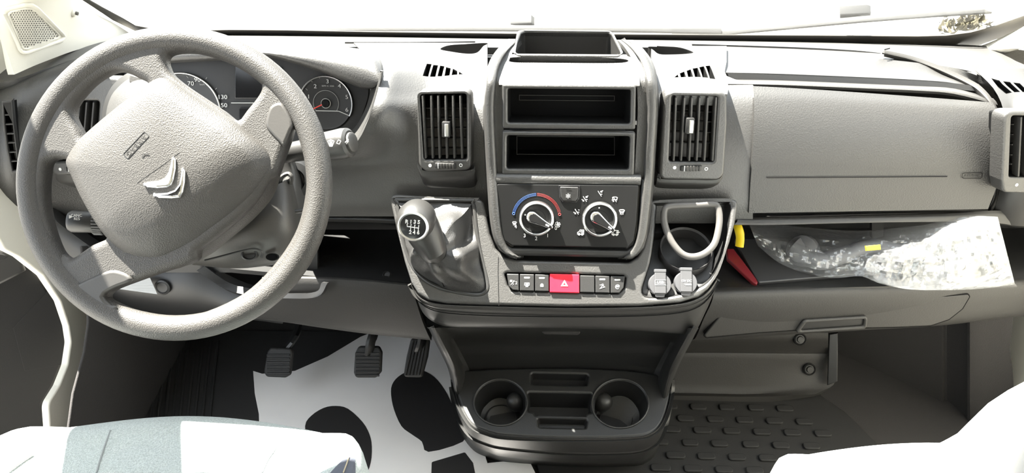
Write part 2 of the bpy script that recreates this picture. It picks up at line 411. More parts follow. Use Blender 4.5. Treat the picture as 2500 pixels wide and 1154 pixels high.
obj('top_border', plate2(FS, [(-.72, 1.20), (.82, 1.20), (.82, 1.24), (-.72, 1.24)], (), .001, .003, .0005), 'frit', ws)
# van's bonnet ahead of the glass
struct('bonnet', loft([[V3((x, 1.52 - .06 * (x / .8) ** 2, .60)) for x in (-.9, -.5, .05, .6, 1.0)], [V3((x, 1.75 - .08 * (x / .8) ** 2, .50 - .02 * x * x)) for x in (-.92, -.5, .05, .6, 1.02)],
     [V3((x, 2.15 - .2 * (x / .8) ** 2, .25 - .04 * x * x)) for x in (-.9, -.5, .05, .6, 1.0)], [V3((x, 2.3 - .3 * (x / .8) ** 2, -.2)) for x in (-.85, -.5, .05, .6, .95)]], 4, 4, .01), 'paint_white', label='white bonnet below the windscreen', cat='bonnet')
struct('trim_2', box(-.88, .98, 1.43, 1.56, .565, .60, .01), 'wiper_black', label='black cowl under the wipers', cat='trim')
# windscreen pillars
def pillar(name, x0, x1, lab):
    return struct(name, bar((x0, 1.42, .70), (x1, .52, 1.54), .09, .12, (1, 0, 0), .012), 'beige', label=lab, cat='trim')
pillar('trim_3', -.905, -.805, 'beige windscreen pillar by the steering wheel')
pillar('trim_4', 1.005, .905, 'beige windscreen pillar by the glove box')
# beige corner panel (left) holding the speaker
PL = [[PX(-60, -60, -.83), PY(70, -60, 1.06), PY(160, -50, 1.17), FS.at(192, -30, .012)],
      [PX(-30, 30, -.82), PY(80, 10, 1.10), PY(170, 5, 1.21), FS.at(222, 10, .012)],
      [PX(10, 110, -.81), PY(95, 80, 1.12), PY(190, 60, 1.24), FS.at(285, 45, .012)],
      [PX(35, 182, -.805), PY(110, 150, 1.13), PY(215, 115, 1.25), FS.at(345, 85, .012)]]
tp5 = struct('trim_5', loft(PL, 6, 6, .012), 'beige', label='cream corner panel below the windscreen pillar with a speaker', cat='trim')
PRr = [[FS.at(2515, 40, .012), PY(2600, 10, 1.2), PX(2700, 0, .93)], [FS.at(2440, 78, .012), PY(2560, 70, 1.2), PX(2690, 60, .93)], [FS.at(2358, 112, .012), PY(2500, 118, 1.25), PX(2640, 130, .93)]]
struct('trim_6', loft(PRr, 6, 6, .012), 'beige', label='cream corner panel beyond the glove box', cat='trim')
# speaker grille on the cream panel
sp_o = [(10, 27), (18, 20), (60, 9), (75, 10), (88, 18), (152, 84), (157, 92), (150, 98), (62, 129), (52, 128), (46, 120)]
FSP = plane_on(tp5, [(25, 45), (135, 85), (75, 20)])
t = thing('speaker_grille', 'cream perforated speaker grille on the corner panel beside the windscreen', 'speaker', FSP.at(80, 65))
bvp = surf(tp5)
def on5(x, y, l=0.0):
    h = bvp.ray_cast(CAM, ray(x, y).normalized()); return h[0] + h[1] * (l if h[1].dot(CAM - h[0]) > 0 else -l)
def inside(u, v, pl):
    r = False; j = len(pl) - 1
    for i in range(len(pl)):
        if (pl[i][1] > v) != (pl[j][1] > v) and u < (pl[j][0] - pl[i][0]) * (v - pl[i][1]) / (pl[j][1] - pl[i][1]) + pl[i][0]: r = not r
        j = i
    return r
outl = rpoly(sp_o, 6); cu_, cv_ = 78, 68
inn = [(cu_ + (a - cu_) * .84, cv_ + (b - cv_) * .84) for a, b in outl]
obj('grille_frame', tube([on5(cu_ + (a - cu_) * .97, cv_ + (b - cv_) * .97, .0008) for a, b in outl], .0042, 10, True, flat=.7), 'beige', t)
obj('grille_rib', tube([on5(a, b, .0005) for a, b in inn], .0018, 8, True), 'beige', t)
inn2 = [(cu_ + (a - cu_) * .80, cv_ + (b - cv_) * .80) for a, b in outl]
pv, pf = [], []; row = 0; y = 10.0
while y < 130:
    x = 5 + (3.1 if row % 2 else 0)
    while x < 160:
        if inside(x, y, inn2):
            k = len(pv); pv += [on5(x + 1.9 * math.cos(PI / 3 * i), y + 1.9 * math.sin(PI / 3 * i), .0006) for i in range(6)]; pf.append(tuple(range(k, k + 6)))
        x += 6.2
    y += 5.2; row += 1
obj('perforations', mesh(pv, pf), 'perforation', t, kind='stuff')
FP0 = plane_on(tp5, [(165, 25), (190, 30), (178, 40)]); FP0 = Fr(FP0.at(178, 32), FP0.n)
t = thing('trim_clip', 'small cream fixing clip on the windscreen pillar', 'clip', FP0.o)
obj('washer', lathe(FP0, 0, 0, [(.0065, -.01), (.0065, .002), (.005, .004), (.0, .004)], 20), 'beige', t)
obj('pin', lathe(FP0, .001, .001, [(.003, .003), (.003, .008), (.0, .009)], 14), 'perforation', t)
# door, driver's side
FD = Fr(PX(166, 835, -.885), (.643, -.766, 0))
door = struct('door_1', plate(FD, [(15, 604), (60, 625), (105, 668), (140, 725), (160, 790), (168, 835), (160, 890), (140, 940), (113, 985), (119, 1040), (121, 1090), (115, 1300), (-700, 1500), (-700, 520)], (), -.035, 0, .012, r=.004), 'door_black', label='dark inner panel of the open driver door', cat='door')
FD2 = FD.off(.012)
obj('armrest', plate(FD2, [(-260, 575), (0, 606), (30, 612), (52, 632), (62, 655), (40, 668), (0, 688), (-260, 720)], (), -.02, .012, .008), 'dash_smooth', door)
obj('armrest_inlay', plate(FD2, [(-260, 600), (0, 611), (18, 617), (8, 624), (0, 628), (-260, 650)], (), .008, .0135, .002), 'dark_plastic', door)
dz = FD.o.z
obj('window_frame', plate2(FD, rpoly([(-1.02, .80 - dz), (-.02, .80 - dz), (-.02, .90 - dz), (-.50, 1.50 - dz), (-1.02, 1.50 - dz)], .04), [rpoly([(-.97, .86 - dz), (-.10, .86 - dz), (-.52, 1.45 - dz), (-.97, 1.45 - dz)], .03)], -.05, -.01, .006), 'dark_plastic', door)
obj('glass_pane', plate2(FD, rpoly([(-.98, .85 - dz), (-.09, .85 - dz), (-.51, 1.46 - dz), (-.98, 1.46 - dz)], .03), (), -.032, -.028, .0005), 'glass', door)
obj('speaker_mesh', plate(FD, [(32, 800), (125, 700), (150, 770), (160, 835), (150, 890), (60, 905)], (), -.004, .0008, .0005), 'door_black', door)
# kick panels
FK = Fr((-.778, 0, 0), (1, 0, 0))
struct('trim_7', plate(FK, [(200, 600), (216, 720), (217, 790), (207, 860), (180, 960), (168, 1050), (165, 1100), (160, 1250), (480, 1250), (520, 1000), (520, 600)], (), -.005, 0, .002), 'carpet', label='dark carpeted kick panel beside the clutch pedal', cat='trim')
kr = [[PY(px, py, y) for px, y in ((2015, 1.24), (2130, 1.18), (2240, 1.12), (2300, 1.085))] for py in (740, 820, 900, 980, 1060, 1160, 1260)]
struct('trim_8', loft(kr, 3, 2, .01), 'carpet', label='dark carpeted wheel arch beside the passenger footwell', cat='trim')
kr = [[PY(px, py, y) for px, y in ((2300, 1.085), (2312, 1.09), (2355, 1.05), (2368, 1.03), (2420, 1.02), (2468 + dx, 1.01))] for py, dx in ((740, 6), (800, 4), (850, -2), (900, 4), (1000, 10), (1160, 20), (1260, 20))]
struct('trim_9', loft(kr, 3, 2, .01), 'carpet', label='dark ribbed carpet panel by the passenger door', cat='trim')
# toe board of the passenger footwell with its bolts
rows = [[PY(px, py, y) for px in (1500, 1700, 1850, 2022)] for py, y in ((812, 1.115), (830, 1.112), (858, 1.122))]
rows += [[PY(1500, 864, 1.118), PY(1700, 864, 1.118), PY(1850, 866, 1.118), PY(2022, 868, 1.118)], [PY(1500, 900, 1.105), PY(1700, 902, 1.105), PY(1850, 905, 1.105), PY(2030, 908, 1.105)],
         [PY(1500, 950, 1.085), PY(1700, 952, 1.085), PY(1850, 954, 1.085), PY(2036, 938, 1.085)], [PY(1500, 964, 1.07), PY(1700, 966, 1.07), PY(1850, 968, 1.07), PY(1990, 962, 1.07)]]
tb = struct('trim_10', loft(rows, 3, 3, .015), 'lower_grey', label='grey stepped toe board panel under the glove box', cat='trim')
for bx_, by_, bY in ((1952, 827, 1.112), (1975, 900, 1.106)):
    fb = Fr(PY(bx_, by_, bY), (0, -.85, .5)).off(.002)
    bo = obj('fixing_bolt', lathe(fb, 0, 0, [(.013, -.004), (.013, .002), (.011, .004), (.009, .002), (.007, .002), (.006, .005), (0, .005)], 20), 'dark_plastic', tb)
obj('end_bracket', plate(Fr(PY(2035, 880, 1.10), (-.3, -.8, .5)), [(2024, 815), (2046, 812), (2045, 930), (2020, 940)], (), -.01, .002, .002), 'dark_plastic', tb)
sv = thing('added_shade_visor', 'unseen pale visor added against the windscreen to shade the driver seat', 'sun visor', (-.60, .56, 1.48))  # out-of-view visor, added and sized to keep sun off the driver seat
fsv = Fr((-.60, .655, 1.36), FS.n, FS.v)
obj('panel', plate2(fsv, rect(-.15, .15, -.165, .155, .03), (), -.012, .012, .009, 3), 'headliner', sv)
obj('hinge_rod', tube([fsv.p(-.155, .148, 0), fsv.p(.175, .148, 0)], .006, 10), 'perforation', sv)
# weeds out on the yard
wv, wf = [], []
for k in range(150):
    cx_, cy_ = random.gauss(2350, 34), random.gauss(60, 13)
    if not (2290 < cx_ < 2420 and 34 < cy_ < 84): continue
    p = PZ(cx_, cy_, -.75); aa = random.uniform(0, PI); d = V3((math.cos(aa), math.sin(aa), 0)) * .02; h = random.uniform(.02, .06); i = len(wv)
    wv += [p - d, p + d, p + V3((random.uniform(-.04, .04), random.uniform(-.04, .04), h))]; wf.append((i, i + 1, i + 2))
obj('weeds', mesh(wv, wf), 'leaf', None, 'dry weeds growing on the yard seen through the windscreen corner', 'stuff', 'weeds', smooth=0)

# ================================================================== DASHBOARD
dash = thing('dashboard', 'wide dark grey van dashboard running from door to door', 'dashboard', (.05, 1.1, .55))
def rowY(pts): return [PY(*q) for q in pts]
# top deck, from the windscreen to the crest, then down the centre-left face
deck = obj('top_deck', loft([
    rowY([(-160, 150, 1.15), (60, 108, 1.25), (300, 88, 1.42), (560, 84, 1.46), (900, 88, 1.46), (1240, 93, 1.46), (1600, 96, 1.46), (2000, 101, 1.46), (2330, 108, 1.45), (2480, 120, 1.32), (2680, 150, 1.18)]),
    rowY([(-160, 190, 1.10), (40, 158, 1.14), (250, 108, 1.26), (560, 100, 1.28), (900, 101, 1.28), (1240, 104, 1.28), (1600, 106, 1.28), (2000, 116, 1.285), (2330, 130, 1.30), (2460, 150, 1.27), (2660, 180, 1.16)]),
    rowY([(-160, 230, 1.08), (30, 195, 1.08), (220, 140, 1.16), (560, 122, 1.20), (900, 114, 1.21), (1240, 116, 1.21), (1600, 116, 1.21), (2000, 134, 1.215), (2330, 166, 1.235), (2440, 200, 1.20), (2660, 220, 1.12)]),
    ], 6, 5, .012), 'dash_grain', dash)
# groove strips along the top deck
FG = slope(1000, 104, 1.275, 78)
def ribbon(pts, w0, w1, y, mt, name, lift=.004, th=.006):
    """narrow raised band following pixels on the deck, given upper and lower edges"""
    return obj(name, loft([[PY(a, b - w0, y(a)) + V3((0, 0, lift)) for a, b in pts], [PY(a, b + w1, y(a) - .012) + V3((0, 0, lift)) for a, b in pts]], 4, 2, th), mt, dash)
def lip_strip(pts, y, name, h=6):
    return obj(name, loft([[PY(a, b - h * .5, y(a)) for a, b in pts], [PY(a, b + h * .5, y(a) - .001) for a, b in pts]], 4, 2, .004), 'dash_smooth', dash)
lip_strip([(842, 105), (900, 105), (1000, 105), (1100, 104), (1160, 103)], lambda x: 1.245, 'deck_lip', 5)
lip_strip([(1690, 111), (1800, 114), (1950, 119), (2080, 126), (2150, 133)], lambda x: 1.25 + (x - 1700) * .00002, 'deck_lip', 7)
# centre-left face: between the instrument hood and the stack
def face(cols, ys, rowsY, name, mt, th=.012, nu=4, nv=3, sc=lambda px: 1.0):
    return obj(name, loft([[PY(cx(py), py, y * sc(cx(py))) for cx in cols] for py, y in zip(ys, rowsY)], nu, nv, th), mt, dash)
lin = lambda x0, y0, x1, y1: (lambda py: x0 + (x1 - x0) * (py - y0) / (y1 - y0))
CHK = [(100, 860), (150, 905), (172, 932), (210, 926), (260, 911), (305, 894), (340, 876), (372, 846), (395, 795), (420, 720), (700, 690)]
def chk(p):
    for (a, b), (c, d) in zip(CHK[:-1], CHK[1:]):
        if a <= p <= c: return b + (d - b) * (p - a) / (c - a)
    return CHK[-1][1]
cfr = []
for py, Y in zip((104, 112, 135, 150, 172, 200, 230, 260, 305, 340, 372, 400, 425, 460, 505, 528), (1.235, 1.212, 1.172, 1.15, 1.123, 1.095, 1.072, 1.05, 1.031, 1.019, 1.011, 1.005, 1.0, .995, .990, .992)):
    g = max(0, min(1, (py - 112) / 50)) * max(0, min(1, (400 - py) / 110)); x0 = chk(py)
    cfr.append([PY(x0 + (1190 - x0) * f, py, Y - d * g) for f, d in ((0, .044), (.1, .040), (.22, .026), (.36, .012), (.5, .003), (.75, 0), (1, 0))])
cface = obj('center_face', loft(cfr, 4, 3, .012), 'dash_grain', dash)
# centre-right face and right side around the airbag lid
scr = lambda px: 1.0 + .055 * max(0, (px - 1830) / 600) ** 1.4
pface = face([lambda p: 1590, lambda p: 1670, lambda p: 1740, lambda p: 1774 if p < 205 else 1838], (112, 150, 185, 207, 240, 300, 370, 450, 500, 545), (1.205, 1.15, 1.11, 1.085, 1.058, 1.033, 1.013, .998, .990, .989), 'passenger_face', 'dash_grain', sc=scr)
# shelf above the airbag lid (white band) with its slot
obj('upper_shelf', loft([
    [PY(x, y, Y) for x, y, Y in ((1765, 119, 1.21), (1900, 127, 1.213), (2100, 140, 1.22), (2240, 153, 1.23), (2330, 166, 1.232), (2385, 184, 1.222))],
    [PY(x, y, 1.165 * scr(x)) for x, y in ((1765, 150), (1900, 153), (2100, 163), (2240, 175), (2330, 187), (2390, 204))],
    [PY(x, y, 1.125 * scr(x)) for x, y in ((1765, 177), (1900, 180), (2100, 188), (2240, 195), (2330, 203), (2395, 222))]], 4, 4, .008), 'dash_grain', dash)
obj('slot_back', loft([
    [PY(x, y, 1.125 * scr(x)) for x, y in ((1775, 178), (1900, 181), (2100, 189), (2240, 196), (2330, 203), (2380, 210))],
    [PY(x, y, 1.118 * scr(x)) for x, y in ((1785, 199), (1900, 202), (2100, 210), (2240, 213), (2330, 218), (2380, 222))]], 4, 2, .004), 'dark_plastic', dash)
obj('slot_lip', loft([
    [PY(x, y, 1.118 * scr(x)) for x, y in ((1775, 194), (1900, 196), (2100, 204), (2240, 210), (2330, 216), (2425, 240))],
    [PY(x, y, 1.092 * scr(x)) for x, y in ((1775, 199), (1900, 201), (2100, 209), (2240, 215), (2330, 222), (2432, 248))],
    [PY(x, y, 1.085 * scr(x)) for x, y in ((1775, 205), (1900, 207), (2100, 215), (2240, 221), (2330, 229), (2436, 256))]], 4, 3, .006), 'dash_grain', dash)
# airbag lid
lidL = [(1840, 210), (1841, 240), (1841, 300), (1838, 370), (1832, 450), (1828, 520)]
lidR = [(2424, 250), (2433, 272), (2440, 320), (2441, 380), (2434, 450), (2412, 510)]
lidY = (1.083, 1.060, 1.034, 1.014, .999, .990)
def lidrow(i, off=0.0):
    (x0, y0), (x1, y1) = lidL[i], lidR[i]; out = []
    for f in (0, .15, .35, .55, .75, .9, 1):
        x = x0 + (x1 - x0) * f; y = y0 + (y1 - y0) * (f if i > 1 else f ** 1.15)
        out.append(PY(x, y, (lidY[i] - .006 - off) * scr(x)))
    return out
lid = obj('airbag_lid', loft([lidrow(i) for i in range(6)], 4, 5, .012), 'dash_leather', dash, label='grained passenger airbag lid')
def lidpt(px, py):
    y0 = lidY[-1]
    for i in range(5):
        (xa, ya), (xb, yb) = lidL[i], lidR[i]; f = (px - xa) / (xb - xa); pa = ya + (yb - ya) * f
        (xa, ya), (xb, yb) = lidL[i + 1], lidR[i + 1]; pb = ya + (yb - ya) * f
        if pa <= py <= pb: k = (py - pa) / (pb - pa); y0 = lidY[i] * (1 - k) + lidY[i + 1] * k
    return PY(px, py, (y0 - .0072) * scr(px))
obj('crease', tube([lidpt(x, 433 - (x - 1872) * .006) for x in range(1872, 2350, 40)], .0011, 6), 'black_void', lid)
pL = lidpt(2372, 429); nb = (lidpt(2390, 429) - lidpt(2350, 429)).cross(lidpt(2372, 420) - lidpt(2372, 440)); nb = nb if nb.dot(CAM - pL) > 0 else -nb
FLB = Fr(pL, nb).off(.0004)
obj('badge_outline', pxs(FLB, [[(2349, 424), (2354, 422), (2395, 421), (2398, 424), (2397, 432), (2393, 435), (2352, 435), (2348, 432), (2349, 424)]], .0008), 'black_void', lid)
obj('lettering', text(FLB, 'AIRbag', 2373, 428, .0045, sx=1.5), 'dark_plastic', lid)
# rim of the lid opening (below and at the right end)
obj('lower_lip', loft([[PY(x, y, Y * scr(x)) for x, y in ((1800, 531), (1900, 530), (2100, 526), (2300, 522), (2420, 514), (2500, 515), (2640, 520))] for dy, Y in ((0, .992),)] +
    [[PY(x, y, .985 * scr(x)) for x, y in ((1800, 540), (1900, 540), (2100, 536), (2300, 532), (2425, 530), (2500, 534), (2640, 540))],
     [PY(x, y, .99 * scr(x)) for x, y in ((1790, 549), (1900, 549), (2100, 544), (2300, 542), (2425, 546), (2500, 556), (2640, 560))],
     [PY(x, y, 1.08 * scr(x)) for x, y in ((1790, 530), (1900, 530), (2100, 525), (2300, 522), (2425, 526), (2500, 530), (2640, 540))]], 3, 3, .006), 'dash_smooth', dash)
# curved strip round the right end of the lid
st_o = [(2160, 122), (2230, 138), (2300, 163), (2370, 195), (2400, 215), (2428, 250), (2446, 300), (2449, 360), (2447, 420), (2440, 480), (2425, 520)]
st_i = [(2158, 138), (2225, 155), (2290, 180), (2355, 212), (2385, 232), (2412, 262), (2434, 305), (2440, 360), (2436, 420), (2428, 480), (2412, 512)]
stY = (1.235, 1.24, 1.22, 1.19, 1.17, 1.14, 1.115, 1.09, 1.075, 1.065, 1.06)
obj('end_strip', loft([[PY(a, b, y) for (a, b), y in zip(st_o, stY)], [PY((a + c) / 2, (b + d) / 2, y - .007) for (a, b), (c, d), y in zip(st_o, st_i, stY)], [PY(a, b, y) for (a, b), y in zip(st_i, stY)]], 4, 3, .006), 'lower_grey', dash)
obj('strip_joint', tube([PY(2160, 121, 1.225), PY(2172, 118, 1.23)], .001, 6), 'black_void', dash)
# far right corner around the outer vent
obj('end_face', loft([[PY(x, y, Y) for x, Y in ((2438, 1.09), (2475, 1.06), (2540, 1.045), (2640, 1.04), (2720, 1.06))] for y in (150,)] and
    [[PY(2380, 170, 1.24), PY(2450, 168, 1.225), PY(2540, 168, 1.19), (PY(2640, 175, 1.17)), PY(2740, 190, 1.12)],
     [PY(2425, 215, 1.18), PY(2475, 205, 1.16), PY(2540, 205, 1.13), (PY(2640, 210, 1.12)), PY(2730, 225, 1.09)],
     [PY(2450, 270, 1.10), PY(2482, 255, 1.09), PY(2540, 250, 1.08), (PY(2640, 255, 1.07)), PY(2720, 270, 1.06)],
     [PY(2452, 340, 1.075), PY(2482, 330, 1.065), PY(2540, 325, 1.055), (PY(2640, 330, 1.05)), PY(2710, 340, 1.05)],
     [PY(2448, 420, 1.065), PY(2480, 415, 1.05), PY(2540, 415, 1.04), (PY(2640, 420, 1.04)), PY(2700, 430, 1.05)],
     [PY(2432, 500, 1.055), PY(2470, 500, 1.04), PY(2540, 500, 1.03), (PY(2640, 505, 1.03)), PY(2690, 510, 1.05)],
     [PY(2420, 545, 1.055), PY(2470, 550, 1.04), PY(2540, 555, 1.03), (PY(2640, 560, 1.03)), PY(2680, 565, 1.05)]], 4, 3, .01), 'dash_smooth', dash)
# passenger shelf recess (floor, back, end) and lower fascia
obj('shelf_floor', loft([[PY(x, y, Y) for x, y, Y in ((1560, 718, .97), (1755, 712, .962), (1900, 706, .962), (2100, 700, .968), (2300, 696, .985), (2480, 694, 1.0), (2640, 700, 1.0))],
    [PZ(1600, 640, .385), PZ(1790, 640, .385), PZ(1900, 640, .387), PZ(2100, 640, .390), PZ(2300, 640, .395), PZ(2480, 640, .395), PZ(2640, 640, .395)],
    [PZ(1640, 545, .385), PZ(1800, 545, .385), PZ(1900, 545, .387), PZ(2100, 545, .390), PZ(2300, 545, .395), PZ(2480, 545, .395), PZ(2640, 545, .395)]], 3, 3, .01), 'dark_plastic', dash)
obj('shelf_back', box(.16, .92, 1.16, 1.18, .37, .60), 'dark_plastic', dash)
obj('shelf_divider', bar(PY(2140, 535, 1.13), PY(2140, 575, 1.13), .012, .02), 'dash_smooth', dash)
lowr = lambda dy, Y, xs: [PY(x, y + dy, Y * (1 + .05 * max(0, (x - 1750) / 700) ** 1.5)) for x, y in xs]
xs0 = ((1742, 708), (1800, 706), (1900, 703), (2100, 697), (2300, 690), (2480, 682), (2640, 680))
obj('lower_fascia', loft([lowr(-6, .975, xs0), lowr(0, .958, xs0), lowr(12, .948, xs0), lowr(35, .944, ((1735, 708), (1800, 706), (1900, 703), (2100, 695), (2300, 684), (2480, 672), (2640, 668))),
    lowr(70, .945, ((1718, 708), (1790, 704), (1900, 700), (2100, 690), (2300, 676), (2480, 660), (2640, 655))), lowr(105, .955, ((1700, 716), (1790, 712), (1900, 706), (2100, 694), (2300, 682), (2480, 664), (2640, 655))),
    lowr(118, .985, ((1690, 712), (1790, 708), (1900, 700), (2100, 688), (2300, 676), (2480, 655), (2640, 650)))], 4, 4, .01), 'lower_grey', dash)
FGB = plane_on([o for o in dash.children if o.name.startswith('lower_fascia')][0], [(1800, 790), (2300, 742), (2050, 785)]).off(-.001)
gd_o = [(1757, 768), (1768, 764), (2050, 744), (2362, 716), (2366, 722), (2348, 752), (2315, 778), (2270, 793), (2180, 797), (2000, 800), (1850, 810), (1722, 822), (1718, 816)]
gd = obj('glovebox_door', plate(FGB, gd_o, (), -.02, .003, .0025, r=.006), 'lower_grey', dash)
obj('door_gap', tube([FGB.p(a, b, .0012) for a, b in rpoly(FGB.path(gd_o), .006)], .0014, 6, True), 'black_void', gd)
obj('handle', plate(FGB, [(1956, 778), (1962, 774), (2110, 765), (2114, 770), (2112, 790), (2105, 797), (1942, 806), (1940, 800)], [[(1964, 781), (2105, 772), (2103, 789), (1950, 800)]], .003, .009, .003, r=.003), 'lower_grey', gd)
obj('handle_recess', plate(FGB, [(1964, 781), (2105, 772), (2103, 789), (1950, 800)], (), .003, .0048, .0005), 'dark_plastic', gd)
# driver's knee bolster, open shelf to the left of the gear lever
obj('open_shelf_lip', loft([[PY(x, y, 1.004) for x, y in ((700, 522), (800, 523), (900, 525), (990, 530))], [PY(x, y, 1.004) for x, y in ((700, 531), (800, 532), (900, 534), (990, 538))], [PY(x, y, 1.1) for x, y in ((700, 515), (800, 516), (900, 518), (990, 520))]], 3, 3, .006), 'dark_plastic', dash)
obj('open_shelf_back', box(-.40, .0, 1.15, 1.165, .36, .66), 'dark_plastic', dash)
obj('open_shelf_floor', loft([[PY(x, y, .975) for x, y in ((560, 655), (700, 668), (800, 676), (900, 682), (1010, 690))], [PZ(x, 560, z) for x, z in ((600, .40), (700, .395), (800, .39), (900, .385), (1000, .38))]], 3, 2, .008), 'dark_plastic', dash)
obj('knee_bolster', loft([
    [PY(x, y, .985) for x, y in ((640, 672), (700, 672), (780, 673), (900, 680), (1000, 690))],
    [PY(x, y, .968) for x, y in ((640, 680), (700, 679), (780, 680), (900, 687), (1003, 697))],
    [PY(x, y, .960) for x, y in ((640, 715), (700, 716), (780, 716), (900, 723), (1015, 733))],
    [PY(x, y, .957) for x, y in ((600, 755), (700, 762), (780, 768), (900, 778), (1032, 786))],
    [PY(x, y, .965) for x, y in ((590, 774), (700, 787), (780, 799), (900, 815), (1052, 830))],
    [PY(x, y, 1.02) for x, y in ((590, 760), (700, 772), (780, 785), (900, 800), (1052, 815))]], 4, 4, .01), 'lower_grey', dash)
obj('bolster_notch', loft([[PY(x, y, Y) for x, y, Y in ((500, 650, .99), (560, 690, .985), (620, 705, .975), (700, 716, .95), (770, 712, .948), (785, 690, .952))],
    [PY(x, y, Y) for x, y, Y in ((480, 660, .985), (550, 705, .975), (620, 722, .962), (700, 728, .945), (775, 724, .942), (800, 690, .95))]], 5, 2, .008), 'dark_plastic', dash)
obj('driver_lower_panel', loft([
    [PY(x, y, Y) for x, y, Y in ((100, 480, 1.06), (200, 560, 1.06), (300, 620, 1.04), (430, 640, 1.01), (520, 655, 1.01), (600, 690, 1.005), (690, 715, .995))],
    [PY(x, y, Y) for x, y, Y in ((95, 520, 1.04), (200, 600, 1.03), (300, 660, 1.01), (430, 690, .99), (520, 715, .985), (600, 728, .98), (690, 735, .97))],
    [PY(x, y, Y) for x, y, Y in ((95, 600, 1.03), (200, 680, 1.02), (300, 720, 1.0), (430, 740, .985), (520, 752, .98), (600, 758, .97), (690, 765, .965))],
    [PY(x, y, Y) for x, y, Y in ((120, 680, 1.06), (220, 740, 1.05), (310, 770, 1.03), (430, 780, 1.0), (520, 785, .99), (600, 780, .98), (690, 790, .975))]], 4, 4, .01), 'dark_plastic', dash)
obj('screw_cover', lathe(Fr(PY(398, 700, .988), (0, -.95, .3)).off(.002), 0, 0, [(.014, -.004), (.014, .002), (.011, .003), (.009, .001), (0, .001)], 20), 'dark_plastic', dash)
obj('shelf_bolt', lathe(Fr(PY(946, 673, .995), (0, -.6, .8)).off(.004), 0, 0, [(.008, -.004), (.008, .003), (.006, .005), (.004, .003), (0, .003)], 16), 'dark_plastic', dash)
obj('column_panel', loft([[PY(x, y, Y) for x in (300, 380, 480, 600, 700, 775)] for y, Y in ((385, 1.125), (430, 1.06), (500, 1.025), (590, 1.005), (665, .995))], 3, 3, .01), 'dark_plastic', dash)
# driver's corner: panel left of the wheel
obj('driver_corner', loft([
    [PY(-60, 225, 1.12), PY(20, 196, 1.115), PY(90, 168, 1.125), PY(180, 145, 1.15), PY(280, 128, 1.18), PY(420, 120, 1.2)],
    [PY(-60, 255, 1.06), PY(12, 230, 1.06), PY(90, 200, 1.08), PY(180, 180, 1.11), PY(280, 165, 1.15), PY(420, 155, 1.17)],
    [PY(-60, 330, 1.02), PY(15, 320, 1.02), PY(90, 290, 1.045), PY(180, 270, 1.09), PY(280, 250, 1.12), PY(420, 230, 1.14)],
    [PY(-60, 420, 1.00), PY(30, 420, 1.00), PY(90, 400, 1.035), PY(180, 390, 1.07), PY(280, 380, 1.10), PY(420, 370, 1.12)],
    [PY(-60, 500, 1.00), PY(38, 480, 1.01), PY(90, 470, 1.04), PY(180, 480, 1.07), PY(280, 500, 1.09), PY(420, 510, 1.10)],
    [PY(-60, 580, 1.02), PY(40, 560, 1.03), PY(90, 570, 1.06), PY(180, 600, 1.08), PY(280, 620, 1.09), PY(420, 640, 1.10)]], 4, 4, .01), 'dash_grain', dash)
# ================================================================== INSTRUMENT HOOD AND CLUSTER
hood_c = [(250, 150), (330, 122), (420, 108), (520, 106), (630, 112), (720, 117), (800, 122), (870, 130), (915, 142), (934, 165), (932, 190)]
hood_f = [(240, 190), (330, 160), (420, 150), (520, 145), (640, 135), (720, 152), (790, 175), (850, 198), (890, 212), (915, 212), (928, 200)]
hY = [1.13, 1.12, 1.11, 1.105, 1.10, 1.09, 1.08, 1.065, 1.055, 1.05, 1.05]
obj('instrument_hood', loft([
    [PY(a, b - 12, y + .10) for (a, b), y in zip(hood_c, hY)],
    [PY(a, b, y + .035) for (a, b), y in zip(hood_c, hY)],
    [PY(a * .6 + c * .4, b * .6 + d * .4, y + .004) for (a, b), (c, d), y in zip(hood_c, hood_f, hY)],
    [PY(c, d, y) for (c, d), y in zip(hood_f, hY)],
    [PY(c - (0 if c < 880 else 6), d + 4, y + .03) for (c, d), y in zip(hood_f, hY)]], 5, 4, .006), 'dash_grain', dash)
# side cheek of the hood, running down beside the rev counter
obj('hood_cheek', loft([
    [PY(936, 172, 1.06), PY(930, 210, 1.05), PY(915, 260, 1.045), PY(898, 305, 1.04), (PY(880, 340, 1.035)), PY(850, 372, 1.03), PY(800, 395, 1.03), PY(740, 405, 1.03)],
    [PY(930, 176, 1.05), PY(922, 212, 1.042), PY(908, 260, 1.036), PY(890, 303, 1.03), (PY(872, 335, 1.025)), PY(843, 364, 1.02), PY(795, 386, 1.02), PY(740, 396, 1.02)],
    [PY(908, 190, 1.08), PY(905, 218, 1.08), PY(894, 260, 1.08), PY(875, 298, 1.08), (PY(855, 322, 1.08)), PY(825, 345, 1.075), PY(785, 362, 1.07), PY(740, 370, 1.07)]], 5, 3, .004), 'dash_grain', dash)
FCL = slope(640, 250, 1.125, 24)
cl = thing('instrument_cluster', 'dark instrument cluster with two dials behind the steering wheel', 'instrument', FCL.at(640, 300))
obj('cluster_face', plate(FCL, [(300, 130), (640, 128), (800, 150), (905, 190), (900, 240), (880, 300), (840, 345), (760, 380), (300, 420)], (), -.01, 0, .002), 'dial_face', cl)
